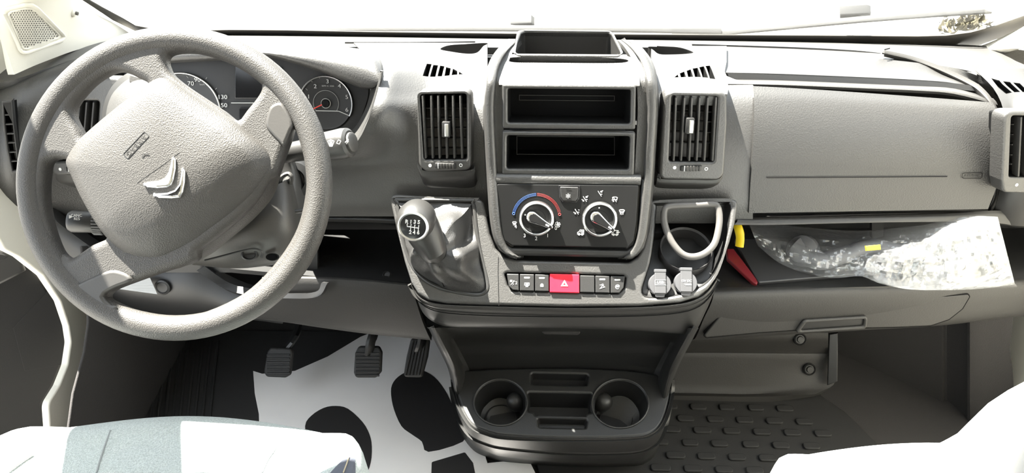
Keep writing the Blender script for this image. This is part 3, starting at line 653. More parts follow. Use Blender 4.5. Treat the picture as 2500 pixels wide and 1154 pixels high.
def dial(cx, cy, r, a0, a1, name, lab, fl0, fl1):
    u, v = FCL.uv(cx, cy); rr = r * .00063
    d = obj(name, lathe(FCL, u, v, [(rr * 1.02, .001), (rr * .97, .003), (rr * .90, .002), (0, .002)], 48), 'dial_face', cl, label=lab)
    ring = [FCL.p(u + rr * math.cos(R(a0 + (a1 - a0) * k / 40)), v + rr * math.sin(R(a0 + (a1 - a0) * k / 40)), .004) for k in range(41)]
    obj('chrome_ring', tube(ring, .0014, 8), 'satin_silver', d)
    ins = [FCL.p(u + rr * .48 * math.cos(R(-35 + 250 * k / 30)), v + rr * .48 * math.sin(R(-35 + 250 * k / 30)), .003) for k in range(31)]
    obj('inner_ring', tube(ins, .0004, 6), 'grey_print', d)
    obj('base_line', tube([FCL.at(*q, .003) for q in (fl0, fl1)], .0007, 6), 'white_print', d)
    return d, u, v, rr
d, u, v, rr = dial(797, 252, 70, -28, 205, 'rev_counter', 'round rev counter', (772, 270), (828, 271))
obj('hub', lathe(FCL, u, v, [(.0072, .002), (.0072, .006), (.006, .007), (0, .007)], 24), 'gloss_black', d)
obj('hub_ring', lathe(FCL, u, v, [(.0082, .002), (.0082, .0045), (.0072, .0045), (.0072, .002)], 24), 'white_print', d)
obj('needle', tube([FCL.at(789, 255, .006), FCL.at(760, 269, .006)], [.0011, .0007], 6), 'needle_red', d)
obj('numerals', join(*[text(FCL, s, x, y, .0066, .0035, sx=1.15) for s, x, y in (('1', 755, 236), ('2', 771, 211), ('3', 801, 199), ('4', 830, 210), ('5', 848, 237), ('6', 848, 268))]), 'white_print', d)
obj('unit_text', text(FCL, 'RPM X 1000', 802, 210, .0028, .0035), 'grey_print', d)
obj('side_line', tube([FCL.at(*q, .003) for q in ((828, 271), (840, 276), (856, 283))], .0007, 6), 'white_print', d)
for q in ([(764, 200), (759, 195)], [(782, 191), (780, 185)], [(748, 216), (752, 220)], [(822, 192), (825, 187)]): obj('tick_mark', pxs(FCL, [q], .0006, .0035), 'grey_print', d)
d, u, v, rr = dial(450, 272, 100, -12, 190, 'speedometer', 'round speedometer mostly hidden by the wheel', (566, 251), (622, 251))
obj('numerals', join(*[text(FCL, s, x, y, .0068, .0035, sx=1.15) for s, x, y in (('70', 468, 204), ('90', 484, 195), ('130', 545, 237), ('150', 545, 257))]), 'white_print', d)
obj('unit_text', text(FCL, 'km/h', 496, 206, .003, .0035), 'grey_print', d)
for q in ([(462, 190), (458, 186)], [(474, 187), (472, 182)], [(505, 193), (507, 189)], [(528, 218), (531, 215)]): obj('tick_mark', pxs(FCL, [q], .0006, .0035), 'grey_print', d)
obj('display', plate(FCL, [(575, 150), (690, 165), (690, 240), (575, 240)], (), .0, .003, .001), 'gloss_black', cl)
obj('lower_display', plate(FCL, [(585, 262), (650, 262), (650, 300), (585, 300)], (), .0, .003, .001, r=.004), 'gloss_black', cl)

# ================================================================== CENTRE STACK
stk = thing('center_stack', 'dark grey centre stack with two empty radio slots and a top tray', 'stack', FR.at(1390, 430))
rowsS = [(96, 1246, 1540, 1.13), (108, 1232, 1556, 1.09), (125, 1216, 1572, 1.058), (145, 1203, 1586, 1.040), (170, 1193, 1596, 1.022), (190, 1189, 1599, 1.009), (212, 1186, 1602, None), (260, 1183, 1604, None), (310, 1184, 1602, None), (370, 1187, 1598, None), (425, 1190, 1595, None), (470, 1193, 1591, 0), (520, 1197, 1586, 0), (560, 1202, 1581, 0), (590, 1210, 1574, 0), (612, 1222, 1562, 0), (628, 1245, 1545, 0)]
def srow(py, xl, xr, Y):
    def g(x, y):
        if Y is None: return FR.at(x, y).y
        if Y == 0: return FC.at(x, y).y
        return Y
    def q(x, off): return PY(x, py + (x - 1390) * .008, g(x, py) + off)
    ro = 0.0 if py < 600 else .0
    return [q(xl - 5, .085), q(xl - 3, .02), q(xl, -.004), q(xl + 5, -.010), q(xl + 18, -.010), q(xl + 23, -.006), q(xl + 25, .001), q(1300, .002), q(1390, .002), q(1480, .002), q(xr - 25, .001), q(xr - 23, -.006), q(xr - 18, -.010), q(xr - 5, -.010), q(xr, -.004), q(xr + 3, .02), q(xr + 5, .085)]
rs = [srow(*r) for r in rowsS]
last = rs[-1]; rs.append([p + V3((0, .012, -.012)) for p in last]); 
def rail(side):
    rows_ = []
    for (py, xl, xr, Y), r_ in zip(rowsS + [rowsS[-1]], rs):
        rows_.append(r_[:7] + [r_[6].lerp(r_[7], .22)] if side < 0 else [r_[10].lerp(r_[9], .22)] + r_[10:])
    return loft(rows_, 2, 3, .006)
obj('bezel_rail', rail(-1), 'dash_grain', stk); obj('bezel_rail', rail(1), 'dash_grain', stk)
# rim under the climate panel
FCo = FC.off(.010)
obj('lower_rim', plate(FC, [(1196, 432), (1216, 432), (1216, 500), (1222, 560), (1230, 588), (1248, 602), (1530, 609), (1547, 596), (1556, 560), (1564, 436), (1592, 436), (1580, 575), (1573, 602), (1556, 622), (1535, 628), (1250, 622), (1226, 610), (1208, 580)], (), -.03, .008, .005), 'dark_plastic', stk)
def slot(o, h, nm):
    fr_ = obj('radio_frame', plate(FR, o, [h], -.004, .008, .003, r=.004), 'dash_grain', stk, label=nm)
    hu = rpoly(FR.path(h), .004)
    obj('slot_bay', walls(FR, hu, .045 if nm.startswith('upper') else .11, True, .97, .002), 'black_void', fr_)
    return fr_
fA = slot([(1226, 203), (1552, 206), (1550, 314), (1226, 311)], [(1240, 214), (1539, 217), (1537, 300), (1240, 297)], 'upper empty radio slot')
fB = slot([(1226, 317), (1550, 320), (1547, 426), (1225, 423)], [(1238, 328), (1537, 330), (1534, 411), (1237, 409)], 'lower empty radio slot')
FRb = FR.off(-.042)
obj('bay_ledge', pxs(FRb, [[(1268, 232), (1500, 234), (1500, 246), (1268, 244), (1268, 232)]], .001), 'dark_plastic', fA)
obj('bay_panel', pxs(FRb, [[(1262, 332), (1500, 334), (1500, 378), (1262, 376), (1262, 332)]], .001), 'dark_plastic', fB)
obj('ledge_bar', tube([FR.at(x, 434 + (x - 1390) * .008, .006) for x in range(1212, 1564, 25)], .0085, 14, flat=.8), 'dash_grain', stk)
# raised tray on top with its slot
FTT = slope(1390, 130, 1.052, 83)
tr_o = [(1262, 75), (1270, 72), (1490, 75), (1499, 79), (1524, 137), (1252, 134)]
tr_h = [(1272, 80), (1280, 75), (1486, 77), (1493, 82), (1518, 131), (1254, 129)]
sl_h = smooth2(FTT.path([(1235, 145), (1250, 140), (1320, 138), (1450, 140), (1515, 143), (1534, 148), (1518, 153), (1450, 154), (1320, 153), (1255, 152)]), 5)
trh = rpoly(FTT.path(tr_h), .006)
obj('tray_rim', plate2(FTT, rpoly(FTT.path(tr_o), .012), [trh], -.012, 0, .003), 'dash_grain', stk)
obj('tray_well', walls(FTT, trh, .075, True, 1.0, -.003), 'dash_smooth', stk)
cut(deck, prism(FTT, FTT.path([(1255, 72), (1505, 75), (1575, 175), (1210, 172)]), -.15, .05))
obj('tray_side', walls(FTT, rpoly(FTT.path([(1260, 74), (1500, 77), (1521, 135), (1254, 132)]), .012), .05, False, 1.0, -.004), 'dash_grain', stk)
# brow between the tray and the upper slot
brow = obj('brow', loft([[PY(x, py + (x - 1390) * .008, Y) for x in ((1252, 1310, 1390, 1460, 1524) if py < 140 else (1232, 1300, 1390, 1480, 1548) if py < 155 else (1218, 1300, 1390, 1480, 1562))] for py, Y in ((133, 1.050), (142, 1.044), (152, 1.036), (166, 1.026), (185, 1.013), (206, .998), (212, .998))], 4, 4, .006), 'dash_grain', stk)
FBr = plane_on(brow, [(1300, 141), (1480, 142), (1390, 152)])
sl_h = smooth2(FBr.path([(1235, 145), (1250, 140), (1320, 138), (1450, 140), (1515, 143), (1534, 148), (1518, 153), (1450, 154), (1320, 153), (1255, 152)]), 5)
cut(brow, prism(FBr, sl_h, -.04, .04))
obj('pen_slot', walls(FBr, sl_h, .03, True, .97, -.001), 'dash_smooth', stk)
# pockets either side of the tray on the deck
for nm, pts, Y in (('left', [(1075, 120), (1095, 110), (1130, 106), (1188, 103), (1180, 112), (1165, 128), (1140, 131), (1100, 126)], 1.19), ('right', [(1583, 112), (1620, 113), (1660, 116), (1692, 127), (1680, 131), (1640, 133), (1610, 132), (1595, 122)], 1.19)):
    fp = slope(pts[0][0] + 50, 120, Y, 80); fo = smooth2(fp.path(pts), 5)
    hf = cface if nm == 'left' else pface
    fp = plane_on(hf, [(pts[0][0] + 35, 117), (pts[0][0] + 75, 118), (pts[0][0] + 60, 130)]); fo = smooth2(fp.path(pts), 5)
    cut(deck, prism(fp, fo, -.05, .05)); cut(hf, prism(fp, fo, -.05, .05))
    obj('deck_pocket', walls(fp, fo, .03, True, .96, -.0015), 'dash_smooth', dash)

# ================================================================== CLIMATE CONTROLS
FCp = FC.off(.010)
cc = thing('climate_panel', 'black climate control panel with two round chrome-rimmed knobs', 'control panel', FCp.at(1388, 600))
obj('panel', plate(FC, [(1212, 446), (1558, 449), (1552, 540), (1545, 585), (1530, 602), (1250, 597), (1232, 585), (1222, 560)], (), -.004, .010, .002, r=.004), 'panel_black', cc)
def knob(px, py, ang, lab):
    u, v = FCp.uv(px, py); r = .0262
    k = obj('knob', lathe(FCp, u, v, [(r, -.002), (r, .008), (r * .97, .011), (r * .80, .012), (r * .76, .010), (r * .52, .009), (r * .50, .0095), (r * .30, .0095), (0, .0095)], 48), 'panel_black', cc, label=lab)
    obj('chrome_rim', lathe(FCp, u, v, [(r * 1.01, .006), (r * 1.01, .010), (r * .97, .0125), (r * .90, .0135), (r * .86, .0125), (r * .85, .0095)], 48, caps=False), 'satin_silver', k)
    ca, sa = math.cos(ang), math.sin(ang)
    def loc(x, y): return (u + x * ca - y * sa, v + x * sa + y * ca)
    def drop(s, tip): return [loc(-s * .30 + s * .34 * math.cos(a) - .0, s * .34 * math.sin(a)) for a in [R(70 + 220 * i / 14) for i in range(15)]] + [loc(tip, -s * .09), loc(tip + .001, 0), loc(tip, s * .09)]
    obj('pointer', plate2(FCp, drop(r * 1.0, r * 1.02), (), .009, .019, .003), 'chrome', k)
    obj('pointer_inlay', plate2(FCp, drop(r * .72, r * .96), (), .0185, .0198, .0008), 'gloss_black', k)
    obj('pointer_mark', plate2(FCp, [loc(r * .58, -.0012), loc(r * .80, -.0012), loc(r * .80, .0012), loc(r * .58, .0012)], (), .0198, .0203, .0001), 'white_print', k)
    du, dv = (-r * .66, r * .22) if ang > R(-32) else (-r * .06, r * .68)
    obj('dot', plate2(FCp, rect(u + du - .001, u + du + .001, v + dv - .001, v + dv + .001), (), .009, .0105, .0002), 'white_print', k)
    for a0 in (55, 75, 255, 275):
        pass
    return k
knob(1310, 531, R(-27), 'fan and temperature knob below the blue and red arc')
knob(1463, 533, R(-36), 'air direction knob ringed by airflow symbols')
ab = obj('button', plate(FC, [(1366, 453), (1412, 454), (1410, 480), (1404, 489), (1374, 488), (1368, 478)], (), .004, .0125, .0015, r=.002), 'dark_plastic', cc, label='air conditioning button with a snowflake')
obj('button_border', plate(FC, [(1363, 450), (1415, 451), (1413, 482), (1406, 492), (1372, 491), (1365, 480)], [[(1366, 453), (1412, 454), (1410, 480), (1404, 489), (1374, 488), (1368, 478)]], .004, .0115, .0006), 'gloss_black', ab)
FCb = FC.off(.0125)
fl6 = [[(math.cos(R(a)), math.sin(R(a))), (-math.cos(R(a)), -math.sin(R(a)))] for a in (30, 90, 150)] + [[(math.cos(R(a + 14)) * .85, math.sin(R(a + 14)) * .85), (math.cos(R(a)) * .5, math.sin(R(a)) * .5), (math.cos(R(a - 14)) * .85, math.sin(R(a - 14)) * .85)] for a in range(30, 390, 60)]
obj('snowflake', strokes(FCb, *FCb.uv(1387, 478), .0036, fl6, .16), 'grey_print', ab)
obj('indicator', pxs(FCb, [[(1382, 460), (1393, 460)]], .0008), 'black_void', ab)
# temperature arc
u, v = FCp.uv(1310, 531)
def arcr(a0, a1, rr): return [FCp.p(u + rr * math.cos(R(a)), v + rr * math.sin(R(a)), .0003) for a in [a0 + (a1 - a0) * k / 20 for k in range(21)]]
for nm, a0, a1, mt in (('cold_arc', 168, 92, 'blue_print'), ('warm_arc', 90, 14, 'red_print')):
    obj(nm, join(tube(arcr(a0, a1, .0335), .00024, 6), tube(arcr(a0, a1, .0352), .00024, 6), tube(arcr(a0, a1, .0369), .00024, 6)), mt, cc)
for nm, a, mt in (('cold_mark', 171, 'blue_print'), ('warm_mark', 9, 'red_print')):
    cu_, cv_ = u + .0352 * math.cos(R(a)), v + .0352 * math.sin(R(a))
    obj(nm, tube([FCp.p(cu_ + .0018 * math.cos(2 * PI * k / 12), cv_ + .0018 * math.sin(2 * PI * k / 12), .0004) for k in range(12)], .0005, 6, True), mt, cc)
for s, x, y in (('0', 1357, 557), ('1', 1337, 575), ('2', 1309, 582), ('3', 1281, 575), ('4', 1259, 553)):
    obj('numeral', text(FCp, s, x, y, .0055), 'white_print', cc)
SEAT = [[(-.5, .7), (-.2, .2), (.1, -.2), (.7, -.2)], [(.1, -.2), (.5, -.8)], [(.55, .55), (.7, .45)]]
AIR_UP = SEAT + [[(.9, .9), (.2, .5)], [(.45, .75), (.2, .5), (.5, .4)]]
AIR_DN = SEAT + [[(-.9, -.2), (-.3, -.7)], [(-.55, -.75), (-.3, -.7), (-.35, -.4)]]
SCREEN = [[(-.8, .5), (-.5, .7), (.5, .7), (.8, .5), (.55, -.1), (-.55, -.1), (-.8, .5)], [(-.4, -.7), (-.4, .3)], [(0, -.8), (0, .3)], [(.4, -.7), (.4, .3)]]
FAN = [arc(0, 0, .9, a, a + 55, 4) + [(0, 0)] + [(.9 * math.cos(R(a)), .9 * math.sin(R(a)))] for a in (0, 90, 180, 270)]
CARO = [[(-.9, -.5), (-.9, 0), (-.5, .2), (-.2, .7), (.8, .7), (.8, -.5), (-.9, -.5)], arc(-.45, -.5, .25, 0, 360, 10), arc(.4, -.5, .25, 0, 360, 10)]
CARI = CARO + [[(1.2, .2), (.3, .2)], [(.55, .45), (.3, .2), (.55, -.05)]]
CARR = CARO + [[(-.1, .1), (.1, .4), (.5, .4), (.6, .1), (.2, .0)]]
for nm, x, y, g, s in (('fan_symbol', 1361, 548, FAN, .0045), ('defrost_symbol', 1256, 545, SCREEN, .0038), ('airflow_symbol', 1408, 516, AIR_DN, .005), ('airflow_symbol', 1428, 485, AIR_UP + AIR_DN[-2:], .005), ('airflow_symbol', 1464, 472, AIR_UP, .005), ('airflow_symbol', 1501, 486, AIR_DN + SCREEN[:1], .0048), ('defrost_symbol', 1518, 517, SCREEN, .005), ('recirculation_symbol', 1418, 567, CARR, .0055), ('fresh_air_symbol', 1502, 568, CARI, .0055)):
    obj(nm, strokes(FCp, *FCp.uv(x, y), s, g, .17), 'white_print', cc)

# ================================================================== CONSOLE SURROUND WITH SWITCHES
sur = thing('console_surround', 'grey console ledge holding the switches, gear gaiter and storage pocket', 'console', FL.at(1390, 745))
s_o = [(949, 472), (1180, 487), (1190, 540), (1196, 570), (1210, 606), (1232, 627), (1262, 634), (1535, 640), (1556, 628), (1570, 600), (1580, 560), (1588, 487), (1804, 485), (1795, 545), (1782, 592), (1765, 640), (1748, 680), (1730, 705), (1706, 724), (1660, 738), (1560, 746), (1390, 748), (1200, 744), (1090, 740), (1045, 732), (1020, 716), (1004, 690), (988, 640), (968, 560)]
s_boot = [(970, 494), (978, 487), (1140, 489), (1154, 494), (1160, 530), (1166, 580), (1178, 640), (1190, 692), (1184, 712), (1160, 719), (1095, 708), (1045, 688), (1010, 655), (990, 610), (976, 550)]
s_pock = [(1604, 505), (1612, 495), (1765, 491), (1780, 497), (1784, 512), (1776, 570), (1758, 635), (1738, 678), (1704, 704), (1645, 722), (1585, 726), (1568, 714), (1574, 685), (1588, 640), (1598, 575)]
s_sw = [(1232, 668), (1240, 665), (1522, 672), (1528, 678), (1524, 702), (1508, 716), (1252, 709), (1240, 696)]
P3 = lambda pts, n=4: smooth2(FL.path(pts), n)
obj('ledge', plate2(FL, rpoly(FL.path(s_o), .010), [P3(s_boot, 3), P3(s_pock, 3), rpoly(FL.path(s_sw), .004)], -.016, 0, .0045, 3, True), 'dash_grain', sur)
obj('ledge_seam', pxs(FL, [[(1217, 628), (1216, 660), (1218, 746)]], .0008, .0001), 'black_void', sur)
# apron below the ledge
r0 = [(1004, 690), (1018, 716), (1045, 733), (1090, 741), (1200, 745), (1390, 749), (1560, 747), (1660, 739), (1706, 725), (1732, 704), (1750, 678)]
r1 = [(1006, 704), (1022, 734), (1050, 754), (1095, 764), (1200, 770), (1390, 773), (1560, 771), (1660, 763), (1708, 747), (1736, 720), (1752, 690)]
r2 = [(1014, 716), (1032, 760), (1060, 784), (1100, 795), (1200, 797), (1390, 799), (1560, 804), (1650, 810), (1695, 806), (1722, 760), (1748, 700)]
ap = lambda pts, off: [FL.at(x, y).lerp(PY(x, y, .858), .0) if False else PY(x, y, off + .0016 * abs((x - 1380) / 100) ** 2) for x, y in pts]
y0 = [FL.at(x, y, -.010).y for x, y in r0]
obj('apron', loft([[PY(x, y, Y) for (x, y), Y in zip(r0, y0)], [PY(x, y - 1 + .3 * 0, Y - .006) for (x, y), Y in zip([(a, b + 6) for a, b in r0], y0)], [PY(x, y, Y - .003) for (x, y), Y in zip(r1, y0)], [PY(x, y, Y + .002) for (x, y), Y in zip(r2, y0)], [PY(x, y + 2, Y + .02) for (x, y), Y in zip(r2, y0)]], 4, 4, .006), 'dash_smooth', sur)
obj('apron_seam', tube(curve_pts([PY(x, y, Y - .0048) for (x, y), Y in zip([(a, b) for a, b in r1], y0)], 3), .0009, 6), 'black_void', sur)
# switch bank
FLs = FL.off(.001)
edges = [1235, 1268, 1305, 1341, 1415, 1452, 1489, 1526]
WARN = [[(-.9, -.7), (.9, -.7), (0, .85), (-.9, -.7)], [(-.5, -.48), (.5, -.48), (0, .38), (-.5, -.48)]]
LOCK = [[(-.5, -.6), (.5, -.6), (.5, .1), (-.5, .1), (-.5, -.6)], [(-.45, -.25), (.45, -.25)], [(-.45, -.45), (.45, -.45)], [(-.45, -.05), (.45, -.05)], arc(0, .1, .36, 180, 0, 8)]
REAR = [[(-.85, .6), (.85, .6), (.85, -.25), (-.85, -.25), (-.85, .6)], [(-.4, .3), (-.4, -.8)], [(0, .3), (0, -.8)], [(.4, .3), (.4, -.8)]]
PASS = [[(-.9, .9), (-.2, .9), (-.2, .3), (-.9, .3), (-.9, .9)], [(-.9, .9), (-.2, .3)], [(-.9, .3), (-.2, .9)], arc(.45, .55, .2, 0, 360, 8), [(.4, .3), (-.2, -.2), (-.6, -.8)], [(-.1, -.1), (.3, -.4), (.1, -.9)]]
HILL = [[(-.9, -.8), (.9, -.2)], [(-.6, -.5), (-.1, .1), (.5, .2), (.7, -.3)], arc(.1, .6, .3, 0, 360, 8), [(-.9, .5), (-.4, .5)]]
TRAC = [arc(0, 0, .75, 200, 20, 8), arc(0, 0, .75, 180, 300, 6), [(-.5, -.1), (-.2, .3), (.4, .3), (.6, -.1), (-.5, -.1)]]
sw = [('passenger_airbag_off', PASS, None, 'blank airbag-off indicator tile'), ('rear_demist', REAR, 1, 'rear window demist switch'), ('door_lock', LOCK, 1, 'door lock switch with a padlock sign'), ('hazard', WARN, None, 'red hazard warning switch'), ('blank', None, None, 'blank switch cover'), ('hill_descent', HILL, 1, 'hill descent switch'), ('traction', TRAC, 1, 'traction switch at the end of the row')]
for i, (nm, gl_, ind, lab) in enumerate(sw):
    x0, x1 = edges[i] + 1.2, edges[i + 1] - 1.2; ya = lambda x: 668 + (x - 1235) * .022; yb = lambda x: 708.5 + (x - 1235) * .026
    if i == 0: o_ = [(x0 + 1, ya(x0)), (x1, ya(x1)), (x1, yb(x1)), (x0 + 16, yb(x0) - 1), (x0 + 6, yb(x0) - 10)]
    elif i == 6: o_ = [(x0, ya(x0)), (x1, ya(x1)), (x1 - 3, yb(x1) - 14), (x1 - 14, yb(x1) - 1), (x0, yb(x0))]
    elif i == 3: o_ = [(x0, ya(x0) - 2), (x1, ya(x1) - 2), (x1, yb(x1) + 2), (x0, yb(x0) + 2)]
    else: o_ = [(x0, ya(x0)), (x1, ya(x1)), (x1, yb(x1)), (x0, yb(x0))]
    b_ = obj('switch', plate(FL, o_, (), -.012, .004 if i != 3 else .005, .0012, r=.001), 'red_button' if i == 3 else 'dark_plastic', sur, label=lab)
    fb = FL.off(.004 if i != 3 else .005); xm = (x0 + x1) / 2; ym = (ya(xm) + yb(xm)) / 2
    if gl_: obj('symbol', strokes(fb, *fb.uv(xm, ym + (5 if ind else 1 if i != 3 else 0)), .0042 if i != 3 else .0056, gl_, .16 if i != 3 else .11), 'white_print' if i else 'grey_print', b_)
    if i == 0: obj('numeral', text(fb, '2', xm + 9, ym + 2, .0045), 'grey_print', b_)
    if ind: obj('indicator', plate(fb, [(xm - 7, ym - 14), (xm + 7, ym - 14), (xm + 7, ym - 10), (xm - 7, ym - 10)], (), -.001, .0004, .0002, r=.001), 'grey_print', b_)
obj('switch_well', walls(FL, rpoly(FL.path(s_sw), .004), .014, True, .98, -.002), 'black_void', sur)

# ---- storage pocket at the right of the ledge
pk = P3(s_pock, 3); L = len(pk); fl = []
vv = [b for a, b in pk]; v0, v1 = min(vv), max(vv)
cu_, cv_ = sum(a for a, b in pk) / L, sum(b for a, b in pk) / L
for a, b in pk:
    k = (b - v0) / (v1 - v0); dp = .010 + .085 * max(0, (k - .22) / .78) ** .8; fl.append(FL.p(cu_ + (a - cu_) * .96, cv_ + (b - cv_) * .97, -dp))
vs = [FL.p(a, b, -.002) for a, b in pk] + fl; fs = [(i, (i + 1) % L, L + (i + 1) % L, L + i) for i in range(L)] + [tuple(L + i for i in range(L))]
obj('pocket', mesh(vs, fs), 'dark_plastic', sur, smooth=50)
FPo = FL
t = thing('cup_holder', 'grey D-shaped ring cup holder standing in the console pocket', 'cup holder', FL.at(1680, 640, -.03))
ring = [(1628, 506), (1650, 503), (1700, 501), (1738, 499), (1750, 506), (1755, 530), (1752, 562), (1742, 596), (1720, 618), (1692, 627), (1666, 621), (1644, 598), (1628, 568), (1620, 538), (1621, 515)]
rp_ = curve_pts([FL.at(x, y, .004 + .0 * y) for x, y in ring], 4, True)
obj('ring', tube(rp_, .0052, 12, True), 'ring_grey', t)
FCu = Fr(FL.at(1683, 622, -.02), (0, -.35, .94)); 
obj('cup', lathe(FCu, 0, .012, [(.040, -.085), (.0405, -.03), (.042, .0), (.0405, .003), (.038, 0), (.036, -.07), (0, -.07)], 40), 'mat_black', t)
for nm, x, y, lab, tx, sx in (('usb_socket_cap', 1610, 694, 'round grey socket cap marked USB in the console pocket', 'USB', 0), ('power_socket_cap', 1673, 690, 'round grey socket cap marked 12V DC in the console pocket', '12V DC', 1)):
    fcap = FL.off(-.004); t = thing(nm, lab, 'socket cap', fcap.at(x, y)); u, v = fcap.uv(x, y)
    obj('cap', lathe(fcap, u, v, [(.017, -.006), (.0175, .003), (.0165, .006), (0, .0065)], 32), 'grey_cap', t)
    obj('strap', plate2(fcap, rect(u - .0085, u + .0085, v - .014, v + .021, .0015), (), .004, .0085, .0008), 'grey_cap', t)
    obj('hinge', plate2(fcap, rect(u - .009, u + .009, v + .018, v + .023, .001), (), -.004, .009, .001), 'grey_cap', t)
    obj('lip', plate2(fcap, rect(u - .007, u + .007, v - .020, v - .012, .003), (), -.001, .006, .001), 'grey_cap', t)
    obj('lettering', text(fcap, tx, x, y - 4, .0042 if sx == 0 else .0034, .0088), 'white_print', t)
    if sx: obj('mark', pxs(fcap, [[(x - 5, y + 4), (x + 12, y + 4)], [(x - 2, y + 6), (x + 12, y + 6)]], .0006, .0088), 'white_print', t)
    else: obj('lettering_frame', pxs(fcap, [[(x - 13, y - 10), (x + 13, y - 10)], [(x - 13, y + 2), (x + 13, y + 2)], [(x - 13, y - 10), (x - 13, y + 2)]], .0005, .0088), 'white_print', t)

# ================================================================== AIR VENTS
def vent(name, lab, fr, panel, opening, slats, hs, tab, wheel, dots, chin, mini, minic, depth=.05, group='face level air vents'):
    t = thing(name, lab, 'air vent', fr.at(*wheel), group)
    op = rpoly(fr.path(opening), .004)
    holes = [op]
    obj('housing', plate2(fr, rpoly(fr.path(panel), .012), holes, -.03, .0, .004, 3), 'dash_grain', t)
    obj('duct', walls(fr, op, depth, True, .95, -.003), 'black_void', t)
    # sides and chin running back into the dashboard
    if chin:
        obj('chin', loft([[fr.at(x, y, n) for x, y in row] for row, n in chin], 4, 4, .005), 'dash_smooth', t)
    f2 = fr.off(-.006); f3 = fr.off(-.022)
    for (a, b) in slats:
        pa, pb = fr.at(*a, -.007), fr.at(*b, -.007); obj('slat', bar(pa, pb, .0032, .014, (pb - pa).cross(fr.n), .0008) if False else bar(pa, pb, .014, .0030, fr.u, .0008), 'lower_grey', t)
    for (a, b) in hs:
        pa, pb = fr.at(*a, -.022), fr.at(*b, -.022); obj('louvre', bar(pa, pb, .010, .0016, fr.v), 'dark_plastic', t)
    if tab:
        u, v = fr.uv(*tab)
        tb_ = obj('tab', fbox(fr, u - .0062, u + .0062, v - .012, v + .012, -.012, .006, .002), 'dark_plastic', t)
        obj('tab_inlay', fbox(fr, u - .0020, u + .0042, v - .010, v + .009, .004, .0078, .001), 'satin_silver', tb_)
    u, v = fr.uv(*wheel)
    th = obj('thumbwheel', fbox(fr, u - .0165, u + .0165, v - .0042, v + .0042, -.004, .0035, .0018), 'dark_plastic', t)
    obj('thumbwheel_ridges', join(*[fbox(fr, u - .007 + k * .0045, u - .005 + k * .0045, v - .0042, v + .0042, -.002, .0046, .0005) for k in range(5)]), 'lower_grey', th)
    obj('thumbwheel_mark', fbox(fr, u - .0115, u - .0105, v - .004, v + .004, .002, .0040, .0002), 'white_print', th)
    u, v = fr.uv(*dots[0]); obj('closed_dot', lathe(fr, u, v, [(.0026, 0), (.0026, .0004), (0, .0004)], 18), 'white_print', t)
    u, v = fr.uv(*dots[1]); obj('open_ring', tube([fr.p(u + .0022 * math.cos(2 * PI * k / 14), v + .0022 * math.sin(2 * PI * k / 14), .0003) for k in range(14)], .0006, 6, True), 'white_print', t)
    return t
def mini_vent(t, fr, outline, slots, host):
    cut(host, *[prism(fr, fr.path(s), -.03, .03) for s in slots])
    if outline: obj('demist_frame', plate2(fr, rpoly(fr.path(outline), .004), [fr.path(s) for s in slots], -.004, .0025, .0008), 'dash_grain', t)
    for s in slots: obj('demist_slot', walls(fr, fr.path(s), .025, True, .95, .0), 'black_void', t)
c3 = lambda q: [(900 + a / 2.404, b / 2.404) for a, b in q]
c4 = lambda q: [(1400 + a / 2.404, b / 2.404) for a, b in q]
FVL = slope(1085, 310, .998, 16, -3); FVR = slope(1693, 315, .998, 16, 4)
sl = list(zip((1031, 1052, 1069, 1087, 1105, 1123), (1039, 1056, 1073, 1091, 1109, 1128)))
vl = vent('air_vent', 'tall slatted air vent between the instrument hood and the radio slots', FVL, [(1017, 222), (1150, 220), (1152, 300), (1150, 416), (1040, 420), (1022, 405)], [(1025, 231), (1138, 229), (1139, 389), (1035, 390)],
    [((a, 233), (b, 387)) for a, b in sl], [((1030, y), (1136, y)) for y in (269, 294, 319, 344, 369)], (1090, 315), (1088, 404), ((1050, 404), (1125, 403)),
    [([(1017, 395), (1026, 412), (1040, 419), (1095, 419), (1150, 416), (1158, 405)], -.004), ([(1019, 415), (1028, 432), (1044, 438), (1095, 440), (1150, 437), (1160, 425)], -.006), ([(1021, 440), (1030, 458), (1046, 466), (1095, 468), (1150, 466), (1162, 450)], -.02)], None, None)
FML = plane_on(cface, [(1040, 160), (1120, 180), (1035, 188)]).off(-.002)
mini_vent(vl, FML, None, [c3(q) for q in ([(342, 378), (370, 380), (350, 452), (318, 454)], [(380, 385), (408, 388), (392, 450), (360, 452)], [(420, 390), (445, 395), (430, 448), (404, 448)], [(455, 400), (482, 408), (475, 445), (445, 447)], [(495, 410), (520, 425), (520, 443), (487, 444)], [(530, 428), (555, 443), (530, 443)])], cface)
sl = list(zip((1651, 1672, 1690, 1709, 1729, 1749), (1645, 1663, 1683, 1701, 1720, 1740)))
vr = vent('air_vent', 'tall slatted air vent between the radio slots and the airbag lid', FVR, [(1622, 225), (1775, 225), (1776, 300), (1768, 425), (1755, 440), (1610, 438), (1612, 400)], [(1641, 233), (1753, 236), (1743, 396), (1634, 394)],
    [((a, 237), (b, 393)) for a, b in sl], [((1640, y), (1748, y + 1)) for y in (278, 302, 328, 354)], (1683, 306), (1687, 410), ((1647, 409), (1724, 412)),
    [([(1608, 425), (1612, 438), (1690, 440), (1752, 440), (1768, 425)], -.004), ([(1608, 440), (1612, 452), (1690, 455), (1750, 455), (1766, 440)], -.008), ([(1608, 455), (1614, 469), (1690, 472), (1746, 470), (1762, 455)], -.025)], None, None)
